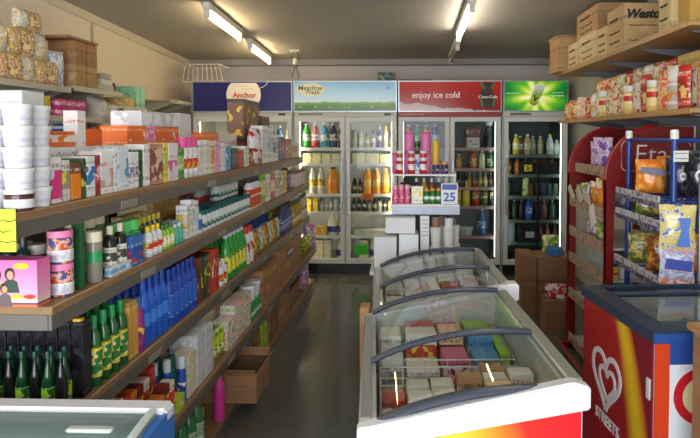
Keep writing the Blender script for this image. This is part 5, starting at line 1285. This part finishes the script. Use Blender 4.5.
for i, (x, y) in enumerate(((.21, 4.1), (.30, 4.1), (.255, 4.2), (.345, 4.2))):
    put_at(cupw, 'cup', f'upper white cup stacked under the stand, {["front left","front right","rear left","rear right"][i]} one', 'cup', x, y, ZT+.1306)
for i, (c, nm) in enumerate((('D8D0C8','grey'), ('C8783A','orange'), ('3A5A9A','blue'))):
    put_at(bottle('can', .065, .03, mat('8A6A5A' if i != 2 else 'D8D8E0', .35), mat(c, .35), None, True, 14), 'tin', f'small tin with {nm} lid standing on the stacked white cups', 'tin', (.21, .255, .30)[i], (4.1, 4.2, 4.1)[i], ZT+.2612)

# ------------------------------------------------------------------ cartons on the high right shelf
KT = pack('C9A878','C2A070','D2B284','4A3A2A',.15,.6,4,.6,.7); KT2 = pack('B89468','AE8A5E','C4A074','4A3624',.2,.6,4,.62,.7); KL = pack('D6BE92','CDB486','DEC8A0','5A4A38',.2,.6,5,.6,.7); KY = pack('C8A254','C09A4C','D0AC60','6A5A3A',.1,.6,4,.62,.7)
prt = mat('2E2A2A', .6)
KS = .89
def kart(x, y0, y1, w, z, h, m, lab, marks=True):
    x, y0, y1, w, h = x*KS, y0*KS+.09, y1*KS+.09, w*KS, h*KS
    o = put(carton(w, y1-y0, h, m, .002), 'cardboard_carton', lab, 'box', (x+w/2, (y0+y1)/2, z+.0006))
    if marks:
        for k, zz in enumerate((.72, .42, .2)):
            obj('printed_line', MB().tube([(-w/2-.001, (y1-y0)*(.3-.55*i/9*(1 if k else .8)), h*zz+.006*math.sin(i*2.3)) for i in range(10)], .006 if k else .009, 5, flat=.4), prt, o)
    return o
ZU = 2.19
w_ = kart(1.645, 4.5, 4.88, .36, ZU, .335, KT, 'large cardboard carton with a black slanted maker name, high right shelf')
text('Weston', .08, FACE_NEAR(-.02, -.1715, .225), prt, w_, shear=.3, bold=.004)
for k, (zz, a, b) in enumerate(((.15, -.13, .06), (.05, -.13, -.03), (.05, .06, .15))): squig(a, b, zz, prt, w_, .006, -.1715, .004, 'printed_line')
kart(1.66, 5.2, 5.72, .3, ZU, .265, KL, 'pale carton on the high right shelf beneath the topmost carton')
kart(1.66, 5.75, 6.1, .3, ZU, .25, KL, 'pale carton on the high right shelf at left of its neighbour')
kart(1.70, 5.3, 5.95, .3, ZU+.237, .248, KT2, 'brown carton topmost of the pale carton pile near the ceiling')
kart(1.66, 4.9, 5.18, .3, ZU, .25, KL, 'narrow pale carton between the pile and the large carton')
o = put(opencarton(.28, .32, .3, KT2, CBI, .2), 'open_carton', 'tall open brown carton at the far end of the high right shelf', 'box', (1.53, 5.69, ZU+.0006))
kart(1.66, 3.74, 3.92, .3, ZU, .4, KL, 'tall pale carton with black marks near the end of the high right shelf')
kart(1.70, 3.57, 3.72, .34, ZU, .42, KY, 'yellowish carton at the near end of the high right shelf', False)

# ------------------------------------------------------------------ packets on the lower right shelf
R5 = random.Random(21); ZV = 1.742
fm = [(film(['E8D8A8','D8C080','F0ECD8','C83A2A'], 20, .15, 61), 'cream and red'), (film(['C83A2A','E86A4A','F0E0C0','D8A03A'], 18, .15, 62), 'red and orange'), (film(['E8E4DC','C8C4BC','F4F2EC','D8502A'], 22, .12, 63), 'white and silver'),
      (film(['D89A4A','B8702A','F0D8A8','E8E0D0'], 18, .18, 64), 'golden brown'), (film(['8AA86A','D8E0C0','F0F0E0','C83A2A'], 20, .15, 65), 'pale green'), (film(['D8C8A8','B89A6A','E8E0C8'], 24, .15, 66), 'beige')]
seq = [3, 1, 3, 0, 2, 1, 2, 4, 5, 5, 0, 5, 4, 2, 1, 0, 1, 2, 1]
fp = [P_('E8D8B0','D8B878','F0E8D0','C83A2A',.2,.6,12,.5,.2), P_('C83A2A','E8C070','A82A1E','F4E8D0',.25,.7,14,.52,.2), P_('F0EEE8','C8C4BC','E0A04A','C83A2A',.2,.55,14,.52,.2), P_('C88A3A','E8C890','7A3A1A','F0E0C0',.3,.75,12,.5,.2), P_('D8E4D0','6AA06A','F0F0E0','2A6A3A',.3,.6,10,.5,.2), P_('DCCBA6','B8986A','EADFC4','7A5A3A',.2,.8,20,.5,.2)]
pj = bottle('jar', .19, .047, mat('E0C070', .2), mat('E4E2DA', .3), P_('E8D08A','C8282A','F0E0B0','F4F0E4',.5,.85,10,.8), True, 16, lo=.2, hi=.72)
for i, c in enumerate(seq):
    hh = .15+.004*i+.035*R5.random(); y0 = 5.6-i*.128
    if i in (8, 12, 15):
        put(pj, 'jar', f'clear yellow jar with red and cream label, {("farthest","middle","nearest")[(8, 12, 15).index(i)]} on the lower right shelf', 'jar', (1.505, y0, ZV+.001)); continue
    put(bag(.112, round(hh, 2), .05, fm[c][0] if i % 3 == 1 else fp[c], True, 70+c), 'food_packet', f'{fm[c][1]} food packet, {ORD[i]} from the far end, front of lower right shelf', 'packet', (1.505, y0, ZV+.001), rad(-84+R5.random()*8))
bx_ = [(KL, 'pale'), (KT, 'tan'), (pack('D8B85A','C8A03A','E8D89A','5A3A1A'), 'yellow printed'), (pack('A8402A','B8503A','D8A080'), 'brick red')]
for i, (y0, y1, h, c) in enumerate(((3.16, 3.42, .36, 3), (3.44, 3.7, .34, 2), (3.72, 4.0, .2, 0), (4.02, 4.36, .2, 1), (4.38, 4.7, .19, 0), (4.72, 5.06, .19, 1), (5.08, 5.42, .19, 0))):
    B(0, y0, y1, ZV+h, bx_[c][0], f'{bx_[c][1]} carton, {ORD[i]} from near end, behind the packets,', .3 if i > 1 else .24, 1.885, base=ZV, where='on the lower right shelf')
for i in range(9):
    c = (1, 0, 2, 5, 1, 4, 3, 1, 3)[i]
    put(bag(.12, .14, .06, fm[c][0] if i % 2 else fp[c], True, 80+c), 'food_packet', f'{fm[c][1]} food packet, {ORD[i]} from near end, on the cartons of lower right shelf', 'packet', (1.66, 3.82+i*.17, ZV+(.2012 if i < 4 else .1912)), rad(-84+R5.random()*8))
for i in range(3): B(0, 4.0+i*.2, 4.19+i*.2, ZV+.2+.12, bx_[(1, 0, 2)[i]][0], f'small {bx_[(1, 0, 2)[i]][1]} box, {ORD[i]} from near end, atop the cartons,', .08, 1.83, base=ZV+.2006, where='lower right shelf')
put(bottle('can', .14, .045, pack('B8BCC4','8A94A8','E0E4EA'), mat('D0D4D8', .3), None, True, 16), 'tin', 'silver blue tin standing on the pale carton, lower right shelf', 'tin', (1.79, 3.86, ZV+.2012))
for i, (c, y, h) in enumerate(((1, 3.2, .25), (4, 3.33, .22), (1, 3.46, .26), (2, 3.6, .22))):
    put(bag(.12, h, .06, fm[c][0], True, 86+c), 'food_packet', f'tall {fm[c][1]} food packet, {ORD[i]} from near end, second rank of lower right shelf', 'packet', (1.57, y, ZV+.001), rad(-78))
put(carton(.2, .03, .21, W_, .002), 'carton', 'white box at the near end of the lower right shelf', 'box', (1.61, 3.115, ZV+.0006))
# ------------------------------------------------------------------ red rack
bgs = [(film(['E8821E','F0A83A','D8601E','F0E0C0'], 13, .2, 81), 'orange'), (film(['5A2A8A','8A5AB8','E8E0F0','C8A8D8'], 13, .2, 82), 'purple and white'), (film(['2E7A34','6AAA4A','D8C83A','E8E8D0'], 15, .2, 83), 'green'), (film(['E8C83A','D8902A','3A4A9A','F0ECD8'], 14, .2, 84), 'yellow and blue'), (film(['D8D4D0','B8B4B8','8A4A9A','F0F0F0'], 14, .2, 85), 'silver')]
def rk(c, x, y, z, w, h, t, nm, rz=-65, seed=0):
    return put(bag(w, h, t, bgs[c][0], True, 90+c+seed), 'snack_bag', f'{bgs[c][1]} snack bag {nm}', 'bag', (x, y, z+.0012), rad(rz))
rk(0, 1.31, 4.0, 1.12, .11, .2, .06, 'at the near front of the top red rack shelf', -50); rk(0, 1.31, 4.12, 1.12, .11, .17, .06, 'second from near on the top red rack shelf', -50, 5); rk(0, 1.46, 4.3, 1.12, .15, .21, .06, 'in the second rank of the top red rack shelf', -30, 6)
rk(3, 1.31, 4.25, 1.12, .11, .15, .06, 'third from near on the top red rack shelf'); rk(2, 1.31, 4.38, 1.12, .11, .14, .06, 'at the far end of the top red rack shelf')
rk(1, 1.37, 4.2, 1.37, .15, .22, .06, 'upright in the curved top of the red rack', -50); rk(1, 1.40, 4.36, 1.37, .14, .19, .05, 'behind the purple one in the red rack top', -40, 3)
rk(4, 1.45, 4.14, 1.12, .16, .2, .05, 'in the middle of the top red rack shelf', -40); rk(3, 1.58, 4.42, 1.12, .16, .22, .05, 'in the far rear corner of the top red rack shelf', -30, 4)
tkm = mat('E4DCC8', .5)
for i, (y, tl) in enumerate(((4.2, .35), (4.05, -.3), (4.4, .2))):
    t = obj('price_card', MB().box(-.003, -.06, -.02, 0, .06, .075, 0, place(0,0,0,rad(20)*(1 if i % 2 else -1),rad(-18),0)), tkm); t.location = (1.222, y, 1.168)
    tag(t, f'cream price card clipped to the top rail of the red rack, {ORD[i]}', 'ticket')
rk(2, 1.33, 4.05, .9, .14, .12, .05, 'on the second red rack shelf, near end'); rk(4, 1.33, 4.28, .9, .14, .11, .05, 'on the second red rack shelf, middle')
wbx = [mat('D0D2D6', .45), mat('C2C6CC', .45)]
for k, z in enumerate((.7, .43)):
    for i in range(2): B(0, 3.8+i*.36, 4.12+i*.36, z+.13, wbx[i], f'plain pale grey box, {["nearer","farther"][i]}, on the {["third","fourth"][k]} red rack shelf', .2, 1.56, base=z, where='')
put(bottle('jar', .1, .035, mat('E8C82A', .3), mat('2A4A9A', .35), pack('F0D83A','F0E8C8','C83A2A'), True, 16), 'jar', 'yellow jar with blue lid on the third shelf of the red rack', 'jar', (1.31, 3.81, .7006))
# ------------------------------------------------------------------ blue rack bags
ob_ = film(['D8701E','E8822A','F09A3A','F4B868'], 16, .16, 91); db_ = film(['1E1E26','2A2A34','16161C','4A4A58'], 12, .18, 92); gb_ = film(['3A6A34','5A7A3A','B89A4A','D8C080'], 18, .18, 93); ab_ = film(['5A2A12','8A4A1A','B06A2A','D09A4A'], 20, .2, 94); cb_ = film(['D8D0B8','E8D890','E0C050','F0ECE0','5A7AC0'], 22, .14, 95); ub_ = film(['B8C4E8','D8DCEC','8AA0D8','E8B0B0'], 20, .16, 96); xb_ = film(['D8A080','C8702A','E8E0E8','5A4A9A'], 16, .18, 97)
def cb(m, sd, w, h, t, x, y, z, rz, nm, name='chip_bag'):
    return put(bag(w, h, t, m, True, sd), name, nm, 'bag', (x, y, z+.007), rad(rz))
o1 = cb(ob_, 101, .15, .185, .07, 1.345, 3.34, 1.28, -20, 'large orange chip bag with dark band at the front of the blue rack')
obj('brand_band', MB().box(-.06, -.041, .105, .06, -.037, .14, 0, place(0,0,0,0,rad(6),0)), mat('26305A', .35), o1)
squig(-.05, .05, .123, mat('E8E8F0', .4), o1, .004, -.044, .006, 'band_lettering')
cb(ob_, 102, .16, .2, .06, 1.5, 3.42, 1.28, -20, 'orange chip bag behind the dark bag on the blue rack')
o2 = cb(db_, 103, .19, .24, .07, 1.53, 3.1, 1.28, -20, 'black chip bag with white letters CC at the right of the blue rack')
text('CC', .075, FACE_NEAR(-.01, -.04, .11), mat('E4E4E8', .4), o2, bold=.004, sx=.8)
o3 = cb(db_, 104, .15, .2, .05, 1.45, 3.2, 1.28, -20, 'black chip bag partly hidden behind the right blue post')
text('CC', .05, FACE_NEAR(.02, -.03, .1), mat('E4E4E8', .4), o3, bold=.003, sx=.8)
o4 = cb(gb_, 105, .13, .115, .05, 1.345, 3.36, 1.15, -20, 'green chip bag with white letters on the second blue rack shelf')
text('CC', .05, FACE_NEAR(-.0, -.0285, .07), mat('E4E8E4', .4), o4, bold=.003)
cb(xb_, 106, .12, .115, .05, 1.42, 3.22, 1.15, -20, 'orange and purple chip bag on the second blue rack shelf')
cb(ab_, 107, .15, .19, .07, 1.37, 3.23, .87, -20, 'dark amber chip bag on the third blue rack shelf')
cb(gb_, 108, .14, .17, .06, 1.35, 3.46, .87, -20, 'green chip bag at the far end of the third blue rack shelf')
cb(ob_, 109, .15, .2, .06, 1.55, 3.25, .87, -20, 'orange chip bag at the rear of the third blue rack shelf')
for m, sd, z, h, w, nm in ((cb_, 111, 1.045, .22, .17, 'clear and yellow chip bag hanging uppermost at the near end of the blue rack'), (ub_, 112, .895, .15, .165, 'blue and white chip bag hanging below the yellow one on the blue rack'), (xb_, 113, .72, .175, .16, 'orange chip bag hanging lowest at the near end of the blue rack')):
    q = cb(m, sd, w, h, .06, 1.33, 2.962, z-.007, -12, nm, 'hanging_chip_bag')
    if sd == 111: obj('clip', MB().box(-.015, -.006, h-.012, .015, .045, h+.008), BL, q); obj('blue_figure', MB().prism([(-.03,.02),(.03,.02),(.022,.1),(.032,.16),(-.02,.16),(-.01,.1)], .002, place(.02,-.038,0,PI/2,0,0)), mat('4A78D0', .35), q)
    if sd == 112: obj('brand_band', MB().prism([(-.06,.06),(.06,.05),(.065,.1),(-.055,.11)], .002, place(0,-.034,0,PI/2,0,0)), mat('3A4AA8', .35), q)
q = cb(cb_, 114, .12, .2, .05, 1.57, 3.0, .87, -15, 'yellow chip bag beside the hanging bags near the metal pole')
tk = empty('hanging_price_card', 'white price card tied to the nearer post of the blue rack', 'ticket', (1.35, 2.985, 1.50))
obj('card', MB().box(-.036, -.004, -.026, .036, 0, .028), mat('E4E4E0', .5), tk)
for k in range(2): obj('printed_line', MB().tube([(-.03+.06*i/8, -.006, .015-.025*k+.003*math.sin(i*2.2+k)) for i in range(9)], .0016, 5), mat('4A4A4E', .5), tk)

# ------------------------------------------------------------------ floor cartons near the red rack
put(carton(.3, .3, .54, CB2, .003), 'cardboard_carton', 'tall brown carton on the floor in front of the green sign fridge', 'box', (1.32, 5.42, .0006))
put(carton(.13, .34, .54, CB2, .003), 'cardboard_carton', 'narrow brown carton on the floor at left of the tall one', 'box', (1.1, 5.48, .0006))
put(carton(.24, .2, .27, CB2, .003), 'cardboard_carton', 'low brown carton on the floor beneath the red packet', 'box', (1.26, 4.95, .0006))
rp_ = put(bag(.17, .12, .06, film(['C8202A', 'D83A3A', 'F0F0EC', 'B81E24'], 12, .25, 121), True, 121), 'food_packet', 'red packet with white labels lying by the foot of the red rack', 'packet', (1.24, 4.92, .2716), rad(-10))
for dx, dz in ((-.06, .085), (.03, .02)): obj('label', MB().box(dx-.03, -.036, dz-.015, dx+.03, -.03, dz+.018), mat('ECEAE4', .5), rp_)
put(carton(.12, .12, .07, mat('3A7ABA', .35), .004), 'tub', 'blue tub on the tall brown floor carton', 'tub', (1.33, 5.36, .5412))
put(bag(.16, .16, .08, bgs[2][0], True, 122), 'snack_bag', 'green bag on the tall brown floor carton behind the blue tub', 'bag', (1.33, 5.49, .5416), 0)
put(carton(.045, .1, .79, CB, .003), 'cardboard_carton', 'narrow brown carton standing beside the far freezer at its left', 'box', (-.19, 2.84, .0006))

# ------------------------------------------------------------------ goods on the left wall shelves
pb1 = [(film(['E8CC6A','D8B04A','F0E4B0','B83A2A','F0ECD8'], 20, .15, 131), 'yellow'), (film(['D8B85A','E8D89A','A82A2A','F0E8C8'], 22, .15, 132), 'yellow and red'), (film(['E0DCCC','C8C4B0','F0EEE4','D8B85A'], 22, .12, 133), 'pale clear')]
lv = ['lower', 'middle', 'upper']
for L in range(2):
    for i in range(5 if L == 0 else 4):
        c = (i+L*2) % 3
        put(bag(.125, .168, .07, pb1[c][0], True, 131+c), 'pasta_bag', f'{pb1[c][1]} pasta bag, {lv[L]} layer, {ORD[i]} from near end, left wall', 'bag', (-2.41, 3.5+i*.13, 1.9362+L*.168), rad(84))
        put(bag(.125, .168, .07, pb1[(c+1) % 3][0], True, 131+(c+1) % 3), 'pasta_bag', f'{pb1[(c+1) % 3][1]} pasta bag, {lv[L]} layer rear rank, {ORD[i]} from near end, left wall', 'bag', (-2.52, 3.5+i*.13, 1.9362+L*.168), rad(84))
for i in range(2): put(bag(.12, .13, .09, pb1[2-i][0], True, 133-i), 'pasta_bag', f'{pb1[2-i][1]} pasta bag, topmost layer, {["nearer","farther"][i]}, left wall', 'bag', (-2.42, 3.72+i*.13, 1.9362+.336), rad(84))
put(bag(.13, .25, .07, film(['3A5AA0','E8ECF4','8A9AC8','F0F0F4'], 12, .15, 134), True, 134), 'flour_bag', 'blue and white bag at the far end of the pasta bags', 'bag', (-2.42, 4.1, 1.9362), rad(75))
for i in range(2):
    B(0, 4.24+i*.16, 4.39+i*.16, 1.955+.16, KT2, f'lower brown carton, {["nearer","farther"][i]}, on the left wall shelf', .2, -2.36, base=1.955, where='')
    B(0, 4.24+i*.16, 4.39+i*.16, 1.955+.33, CB, f'upper brown carton, {["nearer","farther"][i]}, on the left wall shelf', .2, -2.36, base=2.1156, where='')
put(carton(.24, .4, .02, CB, .002), 'cardboard_sheet', 'flat brown cardboard sheet on top of the left wall cartons', 'cardboard', (-2.46, 4.33, 2.2862))
for k in range(3): put(carton(.22, .2-.02*k, .045, [mat('B8B4A8', .6), mat('D8D6CE', .6), mat('A8A49A', .6)][k], .004), 'paper_pile', f'{["lowest","middle","top"][k]} grey paper bundle by the brown cartons, left wall', 'paper', (-2.47, 4.7, 1.9556+k*.0456), rad((k-1)*9))
put(bag(.2, .1, .16, mat('4A3626', .5), True, 135), 'sack', 'dark brown sack on the far end of the carton shelf, left wall', 'bag', (-2.47, 4.86, 1.9562), rad(90))
B(0, 5.0, 5.18, 1.845+.085, pack('D8B87A','C8A464','E4CC98'), 'small tan box beside the mint green box, left wall', .2, -2.36, base=1.845, where='')
for i in range(2): B(0, 5.2+i*.095, 5.29+i*.095, 1.845+.19, pack('8AD0B0','9ADCBC','7AC4A4','2A3A34',.25,.95,5,.6), f'mint green file box, {["nearer","farther"][i]} of two, left wall', .2, -2.36, base=1.845, where='')
yt = bottle('can', .135, .038, pack('D8C83A','C8B02A','4A4A2A','3A3A1A',.1,.8,14,.6), mat('3A4A7A', .4), None, True, 14)
row(1.735, ys(3.5, 4.0, 6, -2.42), yt, 'tin', 'yellow tin with blue lid', 'tin', where='left wall shelf')
for i in range(3):
    for k in range(2): B(0, 4.04+i*.12, 4.15+i*.12, 1.735+.06+k*.0606, pack('D83A8A','E878B0','F0D0E0'), f'pink pack, {["lower","upper"][k]} row, {ORD[i]} from near end, left wall', .12, -2.37, base=1.735+k*.0606, where='')
sk = mat('DCD8CC', .6)
for i, (y, h) in enumerate(((4.72, .21), (4.92, .17), (5.14, .13))): put(bag(.2, h, .16, sk, True, 140+i), 'sack', f'white cloth sack, {ORD[i]} from near end, on the left wall', 'bag', (-2.47, y, 1.7012), rad(80))
for i in range(9):
    c = ['3A4A8A', 'E8E4DC', '2A6A9A', '8A3A3A', 'D8C8A0', '1E2A4A', 'C8D0D8', '6A8AB0', 'A8542A'][i]
    B(0, 4.1+i*.058, 4.15+i*.058, 1.5+.15+.02*(i % 3), mat(c, .5), f'upright book with {["navy","white","blue","maroon","cream","dark navy","grey","sky blue","rust"][i]} spine on the lowest left wall shelf', .14, -2.38, base=1.5, where='', name='book', cat='book')
# corner shelf and things on the fridge tops
wshelf(1.985, 6.25, 6.88, 'white corner shelf on the left wall beside the dark blue sign', -2.475)
wshelf(1.64, 6.25, 6.88, 'lower white corner shelf holding glass jars, left wall', -2.475)
cj = bottle('jar', .19, .04, mat('A89884', .2), mat('6A4A3A', .35), None, True, 12)
row(1.64, ys(6.3, 6.85, 5, -2.53), cj, 'jar', 'brownish glass jar', 'jar', where='lower corner shelf')
wr_ = MB(); wx0, wx1, wy0, wy1 = -2.62, -2.14, 7.0, 7.4
for z, d in ((2.241, 0), (2.44, .04)): wr_.tube([(wx0+d, wy0, z), (wx1-d, wy0, z), (wx1-d, wy1, z), (wx0+d, wy1, z)], .009, 6, closed=True)
for k in range(9):
    x = wx0+(wx1-wx0)*k/8; wr_.tube([(x, wy0, 2.241), (x+(wx0+wx1-2*x)*.09, wy0, 2.44)], .006, 5); wr_.tube([(x, wy0, 2.241), (x, wy1, 2.241)], .006, 5)
tag(obj('wire_rack', wr_, mat('D8D4C4', .4)), 'white wire rack standing on top of the dark blue sign fridge', 'rack')
put(bag(.22, .11, .12, film(['2A6A7A','4A8A9A','1E4A5A','D8C890'], 14, .3, 150), True, 150), 'plastic_bag', 'teal plastic bag lying on top of the meadow fridge', 'bag', (-.22, 7.05, 2.233))
put(carton(.36, .2, .018, mat('5A3A2A', .5), .002), 'tray', 'dark brown tray on top of the red sign fridge', 'tray', (.12, 7.05, 2.232))

# ------------------------------------------------------------------ camera, daylight, exposure
cam = bpy.data.cameras.new('camera'); co_ = bpy.data.objects.new('camera', cam); C.objects.link(co_)
cam.sensor_width = 36; cam.lens = 36*600/700; cam.shift_x = -35/700; cam.shift_y = -61/700; cam.clip_start = .05
yaw, pit = math.atan(20/600), math.atan(22/600)
co_.location = (0, 0, 1.6); co_.rotation_euler = (PI/2-pit, 0, yaw)
bpy.context.scene.camera = co_
w = bpy.data.worlds.new('daylight'); bpy.context.scene.world = w; w.use_nodes = True
bgn = w.node_tree.nodes['Background']; bgn.inputs[0].default_value = (.88, .94, 1, 1); bgn.inputs[1].default_value = 12.0
lp = bpy.data.lights.new('window_portal', 'AREA'); lp.shape = 'RECTANGLE'; lp.size = 3.7; lp.size_y = 2.1
lo_ = bpy.data.objects.new('window_portal', lp); C.objects.link(lo_); lo_.location = (-.65, -1.62, 1.4); lo_.rotation_euler = (PI/2, 0, 0)
lp.cycles.is_portal = True
sc = bpy.context.scene
sc.view_settings.view_transform = 'Standard'; sc.view_settings.look = 'None'; sc.view_settings.gamma = 1; sc.view_settings.use_curve_mapping = False
sc.view_settings.exposure = -.32
sc.cycles.use_denoising = True; sc.cycles.max_bounces = 8; sc.cycles.transparent_max_bounces = 16; sc.cycles.sample_clamp_indirect = 6
